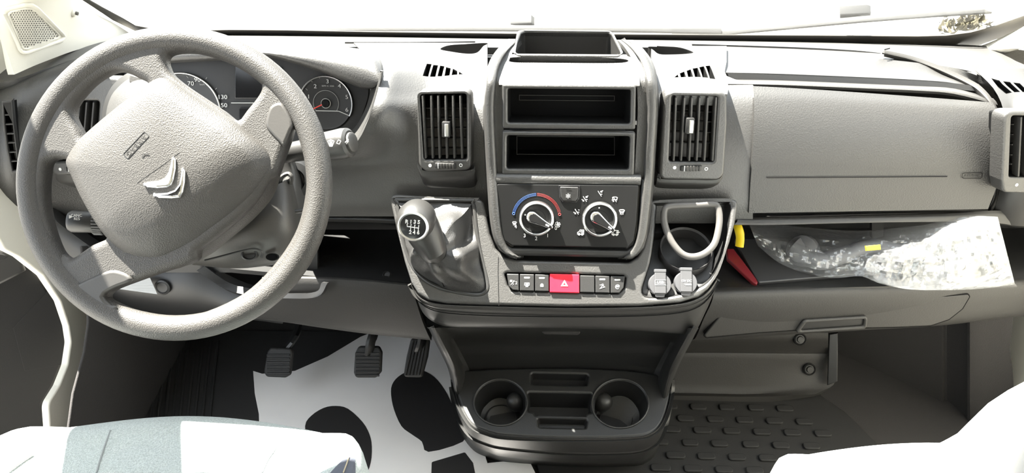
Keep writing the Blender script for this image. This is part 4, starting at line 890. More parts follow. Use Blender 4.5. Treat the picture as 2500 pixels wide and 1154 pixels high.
uph = obj('upper_housing', loft([[PY(1690, 150, 1.12), PY(1735, 148, 1.115), PY(1752, 155, 1.105)], [PY(1632, 175, 1.09), PY(1720, 172, 1.08), PY(1765, 175, 1.085)], [PY(1622, 205, 1.045), PY(1700, 205, 1.042), PY(1778, 208, 1.045)], [PY(1622, 228, 1.018), PY(1700, 228, 1.016), PY(1776, 230, 1.018)]], 5, 4, .02), 'dash_grain', vr)
FMR = plane_on(uph, [(1650, 190), (1735, 165), (1740, 192)]).off(-.001)
mini_vent(vr, FMR, None, [c4(q) for q in ([(592, 455), (612, 437), (617, 457)], [(625, 430), (650, 420), (660, 458), (630, 458)], [(665, 415), (688, 407), (702, 460), (672, 459)], [(700, 402), (728, 398), (748, 462), (712, 461)], [(738, 395), (765, 390), (790, 463), (757, 463)], [(775, 388), (800, 386), (832, 465), (800, 466)])], uph)
FVO = slope(2530, 350, 1.038, 14, 8)
vo = vent('air_vent', 'slatted air vent at the passenger end, cut by the picture edge', FVO, [(2452, 272), (2620, 272), (2622, 445), (2600, 475), (2450, 470), (2445, 440)], [(2471, 283), (2600, 285), (2592, 434), (2465, 432)],
    [((a, 286), (a - 7, 431)) for a in (2494, 2515, 2536, 2557, 2578)], [((2468, y), (2598, y)) for y in (310, 335, 360, 385, 408)], (2540, 360), (2540, 453), ((2482, 451), (2580, 452)), None, None, None)
endf = [o for o in dash.children if o.name.startswith('end_face')][0]
FMO = plane_on(endf, [(2450, 200), (2520, 205), (2480, 228)]).off(-.001)
mini_vent(vo, FMO, None, [[(2421, 197), (2440, 199), (2471, 226), (2456, 226)], [(2449, 200), (2466, 202), (2491, 226), (2477, 226)], [(2474, 203), (2490, 205), (2512, 227), (2497, 226)], [(2500, 205), (2516, 207), (2535, 228), (2519, 227)]], endf)
FVD = slope(190, 320, 1.06, 16, -10)
vd = vent('air_vent', 'slatted air vent seen through the steering wheel beside the door', FVD, [(120, 205), (165, 188), (300, 190), (262, 300), (250, 425), (128, 428), (116, 380)], [(150, 246), (241, 246), (232, 392), (132, 394)],
    [((a, 250), (a - 12, 390)) for a in (162, 178, 194, 211, 228)], [((150, y), (236, y)) for y in (280, 305, 330, 355)], None, (185, 414), ((147, 413), (228, 413)),
    [([(116, 400), (126, 424), (190, 428), (252, 424), (262, 410)], -.004), ([(118, 425), (130, 448), (190, 452), (250, 450), (262, 430)], -.012), ([(122, 450), (136, 474), (190, 480), (245, 478), (258, 460)], -.04)], None, None)
# narrow side-window demister by the door
FSD = Fr(PY(25, 330, 1.00), (.35, -.93, .15))
t = thing('side_window_demister', 'narrow upright demister grille at the driver door end', 'air vent', FSD.at(28, 412))
o_ = [(11, 250), (29, 248), (33, 300), (40, 360), (46, 412), (33, 414), (22, 360), (14, 300)]
obj('grille_frame', plate(FSD, [(6, 245), (31, 243), (36, 300), (44, 360), (50, 419), (30, 420), (16, 360), (9, 300)], [o_], -.01, .006, .001), 'lower_grey', t)
obj('duct', walls(FSD, FSD.path(o_), .03, True, .9, -.001), 'black_void', t)
for y, xa, xb in ((279, 13, 31), (302, 15, 34), (325, 18, 36), (347, 21, 39), (370, 24, 41), (392, 28, 44)):
    obj('bar', bar(FSD.at(xa, y, .001), FSD.at(xb, y - 1, .001), .006, .0018, FSD.v), 'lower_grey', t)
# ================================================================== GEAR LEVER
gear = thing('gear_lever', 'gear lever with a grey round-topped knob rising from a black leather gaiter', 'gear lever', FL.at(1075, 700))
bo = P3(s_boot, 4); NB = len(bo); ktop = FL.at(1034, 572, .105); tc_ = (CAM - ktop).normalized(); kr_ = V3((0, 0, 1)).cross(tc_).normalized(); ku_ = tc_.cross(kr_)
kax = (tc_ * .028 - kr_ * .0060 - ku_ * .0100).normalized(); FK_ = Fr(ktop, kax)
rng = 12; vs = []
angs = [math.atan2(b - FL.uv(1072, 610)[1], a - FL.uv(1072, 610)[0]) for a, b in bo]
nk = FL.uv(1070, 618)
for i in range(rng + 1):
    s = i / rng
    for k, (a, b) in enumerate(bo):
        w = angs[k]
        tu = FL.p(nk[0] + .019 * math.cos(w), nk[1] + .019 * math.sin(w), .052) + kax * 0
        base = FL.p(a, b, -.004); p = base.lerp(tu, s)
        h = math.sin(PI * s) * .012 - .018 * math.sin(PI * min(1, s * 1.5)) * (.4 + .6 * (math.sin(w) > .2))
        f = (math.sin(w * 5 + 1.2 + s * 3.2) * .55 + math.sin(w * 9 + s * 5) * .3) * math.sin(PI * s) ** .8 * .016
        f += noise.noise(p * 34) * .013 * math.sin(PI * s)
        vs.append(p + FL.n * (h + f) + (p - tu).normalized() * f * .5)
fs = [(i * NB + k, i * NB + (k + 1) % NB, (i + 1) * NB + (k + 1) % NB, (i + 1) * NB + k) for i in range(rng) for k in range(NB)]
obj('gaiter', mesh(vs, fs), 'leather', gear, smooth=80)
for dx in (-4, 4):
    obj('seam', tube(curve_pts([FL.at(1070 + dx, 630, .052), FL.at(1075 + dx, 650, .046), FL.at(1082 + dx * 1.1, 675, .030), FL.at(1090 + dx * 1.1, 700, .008)], 4), .0009, 6), 'black_void', gear)
obj('gaiter_frame', tube(curve_pts([FL.p(a, b, -.001) for a, b in bo[::2]], 2, True), .003, 8, True), 'dash_smooth', gear)
obj('knob', lathe(FK_, 0, 0, [(0, -.062), (.012, -.061), (.021, -.055), (.0265, -.044), (.0285, -.030), (.0275, -.015), (.0248, -.006), (.0218, -.001), (.0205, 0)], 40), 'dash_smooth', gear)
kc_ = ktop - kax * .034
obj('stem', tube([kc_, kc_.lerp(FL.at(1068, 618, .055), .5), FL.at(1068, 618, .055), FL.at(1072, 630, .035)], [.0268, .0258, .0215, .016], 24), 'dash_smooth', gear)
obj('knob_ring', lathe(FK_, 0, 0, [(.0225, -.003), (.0222, .0005), (.0205, .0015), (.0185, .0008), (.018, -.001)], 40, caps=False), 'satin_silver', gear)
obj('knob_cap', lathe(FK_, 0, 0, [(.0186, -.003), (.0184, .0006), (.012, .0016), (0, .002)], 36), 'gloss_black', gear)
FKc = FK_.off(.0024)
gp = lambda x, y: (x * .001, y * .001)
for s, x, y in (('R', -8.5, 7.5), ('1', -2.6, 7.5), ('3', 3.0, 7.5), ('5', 8.6, 7.2), ('2', -4.0, -8.2), ('4', 1.4, -8.4), ('6', 7.2, -8.4)):
    cu = bpy.data.curves.new('t', 'FONT'); cu.body = s; cu.size = .0075; cu.align_x = 'CENTER'; cu.align_y = 'CENTER'; cu.extrude = .0001; cu.offset = .0002
    o = bpy.data.objects.new('t', cu); me = bpy.data.meshes.new_from_object(o); bpy.data.objects.remove(o); me.materials.clear()
    me.transform(FKc.mat() @ Matrix.Translation((x * .001, y * .001, .0)) @ Matrix.Rotation(R(-8), 4, 'Z')); obj('gear_numeral', me, 'white_print', gear)
obj('shift_pattern', strokes(FKc, 0, 0, .001, [[(-8.2, 3.5), (-8.0, 0.2), (8.4, -.8)], [(-2.6, 3.6), (-3.2, -4.2)], [(2.8, 3.4), (2.2, -4.6)], [(8.3, 3.2), (7.6, -4.8)]], 1.0, rot=R(-4)), 'white_print', gear)

# ================================================================== LOWER CONSOLE
lc = thing('lower_console', 'dark lower console with two round cup holders standing on the floor', 'console', FT.at(1385, 1090, -.2))
edge = [(800, 1052, 1700, .862, .90), (830, 1066, 1684, .868, .945), (865, 1084, 1665, .874, .950), (900, 1100, 1648, .89, .955), (935, 1108, 1636, .898, .945), (975, 1114, 1627, .902, .93), (1012, 1126, 1616, .893, .91), (1040, 1150, 1600, .885, .895)]
rows = []
for py, xl, xr, yf, yb in edge:
    rows.append([PY(xl - 6, py, yf + .10), PY(xl - 3, py, yf + .02), PY(xl, py, yf), PY(xl + 9, py, yf - .003), PY(xl + 16, py, yf + .006), PY(xl + 34, py, yb - .01), PY(xl + 70, py, yb), PY(1300, py, yb + .005), PY(1390, py, yb + .006), PY(1480, py, yb + .005), PY(xr - 70, py, yb), PY(xr - 34, py, yb - .01), PY(xr - 16, py, yf + .006), PY(xr - 9, py, yf - .003), PY(xr, py, yf), PY(xr + 3, py, yf + .02), PY(xr + 6, py, yf + .10)])
obj('back_shell', loft(rows, 2, 4, .005), 'console_dark', lc)
obj('latch', plate(Fr(PY(1370, 802, .925), (0, -.97, .2)), [(1322, 788), (1418, 790), (1416, 812), (1410, 816), (1330, 814), (1324, 810)], (), -.004, .004, .002, r=.003), 'dash_smooth', lc)
tr = [(1108, 930), (1118, 908), (1160, 902), (1250, 898), (1390, 897), (1520, 902), (1600, 912), (1632, 922), (1638, 945), (1632, 985), (1616, 1030), (1590, 1055), (1540, 1065), (1390, 1068), (1240, 1062), (1185, 1050), (1150, 1032), (1126, 990)]
def cup(cx, cy, rx, ry, n=40): return [(cx + rx * math.cos(2 * PI * k / n), cy + ry * math.sin(2 * PI * k / n)) for k in range(n)]
cl_, cr_ = cup(1222, 982, 62, 54), cup(1514, 985, 66, 57)
midh = [(1289, 957), (1446, 960), (1446, 1006), (1432, 1008), (1428, 1016), (1306, 1013), (1304, 1005), (1288, 1003)]
sl1 = [(1297, 910), (1437, 913), (1434, 940), (1297, 937)]; sl2 = [(1312, 1020), (1434, 1023), (1430, 1044), (1316, 1041)]
obj('tray', plate2(FT, P3t(tr) if False else smooth2(FT.path(tr), 3), [FT.path(cl_), FT.path(cr_), rpoly(FT.path(midh), .004), rpoly(FT.path(sl1), .005), rpoly(FT.path(sl2), .004)], -.012, 0, .004, 3), 'console_dark', lc)
for nm, pts, dp, tp in (('cup_well', FT.path(cl_), .065, .82), ('cup_well', FT.path(cr_), .065, .82), ('coin_well', rpoly(FT.path(midh), .004), .05, .95), ('slot_well', rpoly(FT.path(sl1), .005), .02, .96), ('slot_well', rpoly(FT.path(sl2), .004), .018, .94)):
    w_ = obj(nm, walls(FT, pts, dp, True, tp, -.003), 'dark_plastic', lc, smooth=40)
    if nm == 'cup_well':
        u0 = sum(a for a, b in pts) / len(pts); v0_ = sum(b for a, b in pts) / len(pts); sg = 1 if u0 < .05 and FT.uv(1300, 980)[0] > u0 else -1
        obj('rim', tube([FT.p(u0 + (a - u0) * 1.05, v0_ + (b - v0_) * 1.05, .001) for a, b in pts], .0016, 8, True), 'dash_smooth', w_)
        cp = FT.p(u0 + sg * .022, v0_ + .016, -.022)
        fn = Fr(cp, V3((-sg * .35, -.5, .9)))
        obj('grip_nub', lathe(fn, 0, 0, [(.017, -.02), (.016, -.006), (.012, .002), (.006, .006), (0, .0065)], 24), 'dash_smooth', w_)
        obj('base_ring', tube([FT.p(u0 + (a - u0) * .62, v0_ + (b - v0_) * .62, -.062) for a, b in pts], .0015, 6, True), 'dash_smooth', w_)
# wrap-around front of the tray
f0 = [(1108, 925), (1112, 955), (1124, 992), (1150, 1034), (1186, 1053), (1240, 1064), (1390, 1069), (1540, 1066), (1590, 1056), (1617, 1030), (1633, 985), (1639, 945), (1638, 925)]
f1 = [(1104, 945), (1110, 980), (1122, 1020), (1148, 1060), (1186, 1080), (1240, 1092), (1390, 1104), (1540, 1102), (1590, 1088), (1615, 1060), (1629, 1010), (1636, 965), (1637, 940)]
f2 = [(1106, 955), (1114, 1000), (1128, 1045), (1156, 1083), (1192, 1102), (1240, 1115), (1390, 1128), (1540, 1128), (1582, 1115), (1606, 1085), (1622, 1030), (1632, 980), (1636, 950)]
fy = [FT.at(x, y).y for x, y in f0]
obj('front_wall', loft([[PY(x, y, Y + .002) for (x, y), Y in zip(f0, fy)], [PY(x * .97 + a * .03, y + 4, Y - .004) for (x, y), (a, b), Y in zip(f0, f1, fy)], [PY(x, y, Y + .002) for (x, y), Y in zip(f1, fy)]], 4, 4, .006), 'console_dark', lc)
obj('base_skirt', loft([[PY(x, y - 2, Y + .012) for (x, y), Y in zip(f1, fy)], [PY(x, y + 1, Y + .004) for (x, y), Y in zip(f1, fy)], [PY(x, y, Y + .016) for (x, y), Y in zip(f2, fy)], [PY(x, y + 8, Y + .07) for (x, y), Y in zip(f2, fy)], [PY(x, y, Y + .15) + V3((0, 0, -.10)) for (x, y), Y in zip(f2, fy)]], 4, 4, .006), 'console_dark', lc)
obj('pedestal', box(-.12, .22, .98, 1.30, .0, .50, .01), 'dark_plastic', lc)

# ================================================================== STEERING WHEEL
wh = thing('steering_wheel', 'grey four-spoke steering wheel turned to one side, in front of the instruments', 'steering wheel', FW.p(0, 0, -.05))
RR, rr = .1795, .0158
obj('rim', tube([FW.p(RR * math.cos(2 * PI * k / 96), RR * math.sin(2 * PI * k / 96), 0) for k in range(96)], rr, 24, True, up=None), 'wheel_grain', wh, smooth=180)
oA = [(273, 178), (294, 174), (318, 180), (342, 192), (366, 206), (346, 226), (300, 265), (245, 315), (214, 340), (200, 319), (184, 289), (182, 265), (196, 241), (224, 210), (252, 189)]
oB = [(409, 146), (418, 133), (449, 128), (494, 131), (536, 143), (581, 160), (619, 180), (638, 198), (641, 219), (630, 240), (605, 271), (583, 295), (550, 272), (505, 242), (460, 212), (425, 184), (413, 165)]
oC = [(721, 312), (735, 340), (742, 375), (748, 427), (748, 465), (738, 522), (720, 572), (684, 629), (631, 688), (578, 727), (507, 759), (453, 770), (400, 771), (332, 760), (293, 746), (266, 727), (275, 712), (300, 700), (335, 687), (403, 663), (480, 637), (490, 610), (535, 575), (595, 525), (640, 475), (662, 440), (680, 425), (694, 385), (708, 347)]
oD = [(119, 414), (124, 397), (141, 387), (162, 389), (176, 395), (186, 418), (200, 450), (215, 480), (235, 522), (268, 575), (229, 598), (190, 625), (172, 630), (154, 617), (140, 590), (126, 547), (117, 501), (115, 458)]
obj('spokes', plate2(FW, circ(0, 0, RR + .004, 96), [smooth2(FW.path(q), 3) for q in (oA, oB, oC, oD)], -.016, .010, .0095, 4), 'wheel_grain', wh, smooth=60)
# thumb rest inserts on two spokes
i1 = [(668, 262), (690, 253), (706, 268), (722, 305), (716, 325), (700, 360), (690, 352), (668, 330), (655, 310), (658, 285)]
i2 = [(193, 702), (205, 690), (240, 674), (280, 658), (310, 662), (333, 676), (326, 688), (290, 702), (264, 722), (290, 746), (300, 752), (262, 747), (222, 730), (200, 715)]
for q, nm in ((i1, 'thumb pad insert near the rev counter'), (i2, 'thumb pad insert at the lower spoke')):
    obj('thumb_pad', plate2(FW, smooth2(FW.path(q), 3), (), -.006, .0125, .004, 3), 'wheel_smooth', wh)
# airbag cover: domed square pad
co = [(178, 402), (183, 383), (205, 350), (240, 316), (300, 266), (360, 220), (392, 199), (413, 195), (435, 203), (480, 234), (540, 274), (585, 301), (622, 334), (655, 364), (674, 393), (673, 425), (650, 478), (600, 533), (535, 586), (489, 622), (432, 649), (396, 660), (365, 655), (330, 638), (300, 610), (270, 575), (240, 530), (210, 475), (190, 430)]
cs = smooth2(FW.path(co), 4); NC = len(cs); cu0, cv0 = FW.uv(428, 432); vs = []
prof = [(1.0, -.012), (1.0, .006), (.992, .012), (.97, .0165), (.93, .020), (.87, .025), (.84, .0275), (.80, .029), (.70, .0315), (.55, .034), (.38, .0355), (.2, .036)]
for s, h in prof:
    for a, b in cs:
        du, dv = a - cu0, b - cv0
        drop = max(0, (du * .53 - dv * .85) - .012) ** 1.5 * 1.6
        vs.append(FW.p(cu0 + du * s, cv0 + dv * s, h + .004 - drop * s * s * s * (1 if h > 0 else .6) - (.0 if h > 0 else 0)))
vs.append(FW.p(cu0, cv0, .040)); fs = []
for i in range(len(prof) - 1):
    for k in range(NC): fs.append((i * NC + k, i * NC + (k + 1) % NC, (i + 1) * NC + (k + 1) % NC, (i + 1) * NC + k))
b_ = (len(prof) - 1) * NC
for k in range(NC): fs.append((b_ + k, b_ + (k + 1) % NC, len(vs) - 1))
hub = obj('airbag_cover', mesh(vs, fs), 'wheel_grain', wh, label='domed airbag cover', smooth=60)
FH = FW.off(.0385)
ch1 = [(351, 449), (362, 444), (388, 441), (404, 434), (413, 420), (418, 402), (421, 385), (426, 382), (432, 389), (432, 412), (427, 438), (421, 452), (411, 458), (386, 460), (362, 458)]
ch2 = [(374, 474), (385, 471), (412, 469), (429, 462), (439, 449), (443, 430), (445, 411), (449, 408), (455, 417), (454, 445), (449, 470), (442, 483), (425, 485), (390, 484)]
for q in (ch1, ch2): obj('emblem_chevron', plate(FH, q, (), -.004, .0048, .0032, r=.0008, res=4), 'chrome', hub, label='chrome chevron of the emblem')
FHb = plane_on(hub, [(345, 335), (318, 378), (322, 340)]).off(.0006)
FHb = Fr(FHb.o, FHb.n, FW.v); ub, vb = FHb.uv(332, 354); ra = R(-133)
def rl(x, y): return (ub + x * math.cos(ra) - y * math.sin(ra), vb + x * math.sin(ra) + y * math.cos(ra))
obj('badge_outline', tube([FHb.p(*q, -.0006) for q in [rl(a, b) for a, b in rect(-.0185, .0185, -.0042, .0042, .002)]], .0006, 6, True), 'dark_plastic', hub)
obj('lettering', text(FHb, 'AIRBAG', 332, 354, .0052, -.0010, ra, .0008, 1.25), 'lower_grey', hub)
bvh = surf(hub)
obj('crease', tube([bvh.ray_cast(CAM, ray(*q).normalized())[0] for q in ((438, 372), (420, 385), (400, 400), (380, 414), (360, 428), (335, 446))], .0004, 6), 'wheel_smooth', hub)
obj('lid_arrow', pxs(FHb, [[(346, 382), (352, 376), (362, 375)]], .001, -.0006), 'dark_plastic', hub)

# ================================================================== STEERING COLUMN
colm = thing('steering_column', 'grey steering column shroud behind the wheel with two control stalks', 'steering column', FW.p(.02, -.1, -.2))
def shr(py, xs, d): return [PD(x, py + dy, d + dd) for x, dy, dd in xs]
obj('lower_shroud', loft([
    [PD(470, 470, 1.0), PD(560, 470, .985), PD(640, 460, .985), PD(700, 440, 1.0), PD(712, 420, 1.05)],
    [PD(470, 560, .99), PD(560, 555, .975), PD(640, 545, .972), PD(706, 520, .99), PD(730, 500, 1.05)],
    [PD(470, 620, 1.0), PD(560, 612, .985), PD(640, 600, .982), PD(712, 580, 1.0), PD(740, 565, 1.05)],
    [PD(470, 645, 1.03), PD(560, 650, 1.01), PD(640, 642, 1.01), PD(700, 630, 1.02), PD(745, 600, 1.06)],
    [PD(440, 640, 1.07), PD(560, 655, 1.07), PD(640, 650, 1.07), PD(700, 640, 1.07), PD(745, 620, 1.08)]], 4, 4, .006), 'wheel_smooth', colm)
FCS = Fr(PD(610, 622, .988), (.05, -.75, .65))
obj('shroud_screw', lathe(FCS, 0, 0, [(.011, -.003), (.011, .003), (.009, .004), (.007, .0), (0, .0)], 20, 0, 1.0, .7), 'dark_plastic', colm)
obj('shroud_hole', lathe(Fr(PD(665, 627, .99), (.05, -.75, .65)), 0, 0, [(.0085, -.002), (.008, .003), (.006, .0), (0, .0)], 20, 0, 1.0, .6), 'black_void', colm)
obj('shroud_cover_line', tube(curve_pts([PD(500, 635, .978), PD(540, 625, .976), (PD(590, 612, .975)), PD(622, 607, .976), PD(640, 615, .98), PD(638, 628, .985)], 4), .0012, 6), 'dark_plastic', colm)
obj('upper_shroud', loft([
    [PD(255, 330, 1.06), PD(262, 260, 1.06), PD(285, 215, 1.06), PD(330, 185, 1.06), PD(400, 200, 1.05), PD(440, 240, 1.04), PD(500, 320, 1.03)],
    [PD(268, 330, 1.0), PD(278, 270, 1.0), PD(300, 230, .995), PD(340, 205, .99), PD(395, 215, .985), PD(440, 265, .985), PD(500, 340, .985)],
    [PD(280, 420, .97), PD(300, 350, .97), PD(330, 300, .965), PD(370, 270, .96), PD(400, 290, .96), PD(440, 320, .96), PD(500, 400, .965)]], 4, 4, .006), 'dash_grain', colm)
obj('shroud_edge', loft([[PD(246, 330, 1.075), PD(252, 260, 1.075), PD(272, 212, 1.07), PD(308, 180, 1.07), PD(345, 170, 1.07)], [PD(268, 330, 1.05), PD(272, 262, 1.05), PD(292, 218, 1.05), PD(318, 192, 1.05), PD(350, 182, 1.05)]], 4, 2, .008), 'dark_plastic', colm)
obj('column_clip', plate(Fr(PD(335, 195, 1.01), -AXIS), [(314, 180), (350, 190), (350, 205), (338, 222), (332, 205), (324, 208), (315, 200)], (), -.02, .0, .002), 'lower_grey', colm)
# wiper stalk
a, b = PD(690, 375, 1.02), PD(857, 347, .985); ax = (b - a).normalized(); FSt = Fr(b, ax)
Ls = (b - a).length
st = obj('wiper_stalk', lathe(FSt, 0, 0, [(.013, -Ls), (.0145, -Ls * .62), (.015, -Ls * .50), (.0185, -Ls * .48), (.0205, -.012), (.0195, -.003), (.016, 0), (.0, 0)], 28), 'dash_smooth', colm, label='wiper stalk')
obj('stalk_button', lathe(FSt, 0, 0, [(.0135, -.001), (.013, .003), (.011, .004), (0, .004)], 24), 'wheel_smooth', st)
obj('button_text', text(FSt.off(.0042), 'TRIP', 847, 346, .0038), 'white_print', st)
fside = Fr(PD(812, 352, .962), -AXIS)
obj('stalk_symbols', join(strokes(fside, -.002, .001, .006, [[(-.7, .5), (0, .8), (.7, .5), (.25, -.6), (-.25, -.6), (-.7, .5)], [(0, .7), (0, -.5)], [(-.3, .6), (-.1, -.5)], [(.3, .6), (.1, -.5)]], .14), strokes(fside, .008, .003, .004, [[(-.7, -.4), (.2, -.7), (.7, .3), (-.1, .7), (-.7, -.4)]], .16)), 'white_print', st)
# cruise stalk
a, b = PD(300, 545, 1.0), PD(168, 540, .985); ax = (b - a).normalized(); FSl = Fr(b, ax); Ls = (b - a).length
st = obj('cruise_stalk', lathe(FSl, 0, 0, [(.012, -Ls), (.0145, -.046), (.0145, -.042), (.016, -.042), (.016, -.030), (.014, -.030), (.0145, -.004), (.012, .0), (0, .0005)], 28), 'dark_plastic', colm, label='cruise control stalk')
obj('ridged_ring', join(*[bar(FSl.p(.0160 * math.cos(w), .0160 * math.sin(w), -.041), FSl.p(.0160 * math.cos(w), .0160 * math.sin(w), -.031), .0014, .0014) for w in [2 * PI * k / 26 for k in range(26)]]), 'grey_cap', st)
fside = Fr(PD(186, 528, .967), -AXIS)
obj('stalk_text', join(text(fside, 'CANC', 187, 526, .0036), text(fside, 'RES', 188, 534, .0036), strokes(fside, *fside.uv(173, 529), .002, [[(-.8, .8), (.8, 0), (-.8, -.8), (-.8, .8)], [(-.8, .3), (.4, 0), (-.8, -.3)]], .5)), 'white_print', st)
# ignition housing on the right of the column
obj('ignition_barrel', lathe(Fr(PD(715, 440, 1.05), (.2, -.85, .45)), 0, 0, [(.030, -.06), (.030, -.01), (.026, .0), (.017, .002), (.015, -.004), (0, -.004)], 32), 'dark_plastic', colm)
obj('ignition_surround', tube(curve_pts([PD(705, 470, 1.01), PD(690, 462, 1.005), PD(684, 445, 1.0), PD(690, 430, 1.0), PD(704, 424, 1.0), PD(712, 432, 1.0), PD(709, 448, 1.005)], 4), .003, 8), 'lower_grey', colm)
obj('ignition_cheek', loft([[PD(688, 350, 1.03), PD(700, 365, 1.03), PD(712, 375, 1.05)], [PD(690, 420, 1.04), PD(715, 420, 1.04), PD(738, 415, 1.06)], [PD(690, 480, 1.03), PD(715, 490, 1.035), PD(748, 485, 1.06)], [PD(690, 520, 1.03), PD(715, 530, 1.03), PD(752, 525, 1.06)]], 4, 4, .006), 'dash_smooth', colm)
obj('key_slot_trim', tube(curve_pts([PD(690, 505, 1.02), PD(712, 516, 1.015), PD(740, 514, 1.02)], 4), .003, 8), 'dash_smooth', colm)
obj('column_tube', tube([FW.p(0, 0, -.01), FW.p(.0, .0, -.25)], .05, 24), 'dark_plastic', colm)

# ================================================================== PEDALS AND FLOOR
def pedal(name, lab, pad, Y, tilt, arm, ribs, vertical=False):
    cx_, cy_ = sum(p[0] for p in pad) / len(pad), sum(p[1] for p in pad) / len(pad)
    fp = Fr(PY(cx_, cy_, Y), (0, -math.cos(R(tilt)), math.sin(R(tilt))))
    t = thing(name, lab, 'pedal', fp.at(cx_, cy_))
    obj('pad', plate(fp, pad, (), -.014, 0, .004, r=.008), 'rubber', t)
    for a, b in ribs: obj('rib', tube([fp.at(*a, .0005), fp.at(*b, .0005)], .0022, 6), 'rubber', t)
    obj('arm', tube(curve_pts([fp.at(cx_, cy_ - 10, -.012)] + [PY(*q) for q in arm], 4), .011, 8, flat=.6), 'dark_plastic', t)
    return t
pedal('brake_pedal', 'black ribbed square brake pedal over the white mat', [(875, 845), (925, 845), (932, 860), (930, 908), (918, 922), (868, 922), (863, 910), (866, 862)], 1.03, 38, [(905, 835, 1.05), (915, 800, 1.10), (920, 720, 1.37)], [((869, y), (926, y)) for y in range(862, 918, 9)])
pedal('clutch_pedal', 'black ribbed clutch pedal at the edge of the rubber mat', [(660, 848), (710, 850), (714, 862), (708, 915), (696, 922), (650, 920), (643, 908), (652, 858)], 1.05, 38, [(700, 850, 1.08), (725, 810, 1.12), (745, 720, 1.37)], [((652, y), (708, y)) for y in range(866, 915, 9)])
pedal('accelerator_pedal', 'long black accelerator pedal with upright ribs beside the lower console', [(1003, 825), (1050, 825), (1044, 870), (1030, 921), (984, 920), (992, 870)], 1.03, 45, [(1030, 830, 1.05), (1030, 790, 1.1), (1030, 720, 1.37)], [((1008 + k * 7.5, 832), (990 + k * 8, 915)) for k in range(5)])
dm = thing('driver_rubber_mat', 'dark ribbed rubber mat under the clutch pedal', 'mat', (-.45, 1.0, .002))
obj('mat_base', plate(FF, [(170, 1260), (250, 850), (330, 815), (600, 812), (900, 815), (1045, 830), (1140, 1000), (1180, 1260)], (), .0, .008, .002), 'rubber', dm)
for i in range(10):
    xa, xb = 372 + i * 18, 350 + i * 18
    obj('ridge', tube([FF.at(xa, 838, .008), FF.at((xa + xb) / 2, 930, .008), FF.at(xb, 1040, .008)], .0045, 6, flat=.6), 'rubber', dm)
obj('heel_edge', tube([FF.at(318, 830, .008), FF.at(290, 930, .008), FF.at(268, 1040, .008)], .006, 6, flat=.6), 'rubber', dm)
pm = thing('paper_floor_mat', 'white protective paper mat printed with black shoe soles under the brake pedal', 'mat', (-.15, 1.0, .01))
FFm = FF.off(.010)
obj('sheet', plate(FFm, [(618, 905), (640, 912), (720, 905), (800, 870), (880, 822), (960, 790), (1060, 800), (1120, 900), (1190, 1130), (1290, 1120), (1320, 1180), (1320, 1300), (640, 1300), (632, 1010), (622, 960)], (), -.001, .0005, .0003), 'mat_white', pm)
s1 = [(957, 940), (972, 920), (1000, 905), (1030, 904), (1060, 920), (1085, 950), (1105, 990), (1125, 1050), (1130, 1078), (1046, 1103), (1030, 1078), (1005, 1060), (980, 1040), (962, 1000), (955, 965)]
s1b = [(1054, 1128), (1135, 1104), (1155, 1130), (1165, 1180), (1160, 1230), (1080, 1240), (1052, 1190)]
s2 = [(745, 1040), (760, 1015), (790, 996), (820, 991), (850, 998), (885, 1030), (902, 1060), (908, 1090), (905, 1130), (890, 1160), (840, 1180), (790, 1150), (755, 1090)]
s3 = [(1310, 1136), (1340, 1180), (1450, 1200), (1470, 1137)]
for q in (s1, s1b, s2): obj('sole_print', plate2(FFm, smooth2(FFm.path(q), 3) if q is not s1b else rpoly(FFm.path(q), .004), (), .0005, .0010, .0001), 'mat_black', pm)
rm = thing('passenger_rubber_mat', 'dark rubber mat with rows of raised bars in the passenger footwell', 'mat', (.45, .9, .002))
obj('mat_base', plate(FF, [(1310, 1132), (1500, 960), (1700, 958), (1990, 962), (2060, 1010), (2140, 1090), (2260, 1260), (1340, 1260)], (), .0, .008, .002), 'rubber', rm)
c7 = lambda x, y: (1600 + x / 2.542, 700 + y / 2.542)
FFb = FF.off(.008)
barsR = [(743, .02, [(-60, 20), (40, 135), (215, 315), (395, 490), (575, 670), (750, 855)]), (815, .028, [(-40, 60), (135, 240), (320, 420), (500, 605), (685, 790), (870, 975)]), (885, .028, [(50, 155), (235, 345), (420, 525), (605, 715), (795, 900), (985, 1090)]), (965, .028, [(-20, 80), (165, 265), (345, 450), (540, 640), (725, 830), (915, 1020)]), (1045, .03, [(-120, -20), (65, 185), (260, 370), (450, 560), (640, 750)]), (1125, .03, [(-30, 95), (175, 290), (370, 480), (560, 670)]), (1205, .03, [(-140, -20), (70, 190), (270, 390), (470, 580)])]
for y, sl_, xs in barsR:
    for a, b in xs:
        p, q = FFb.uv(*c7(a, y + a * sl_)), FFb.uv(*c7(b, y + b * sl_)); m_ = ((p[0] + q[0]) / 2, (p[1] + q[1]) / 2); hw = math.hypot(q[0] - p[0], q[1] - p[1]) / 2
        obj('tread_bar', plate2(FFb, rect(m_[0] - hw, m_[0] + hw, m_[1] - .008, m_[1] + .008, .007), (), -.001, .005, .002, 1), 'rubber', rm)

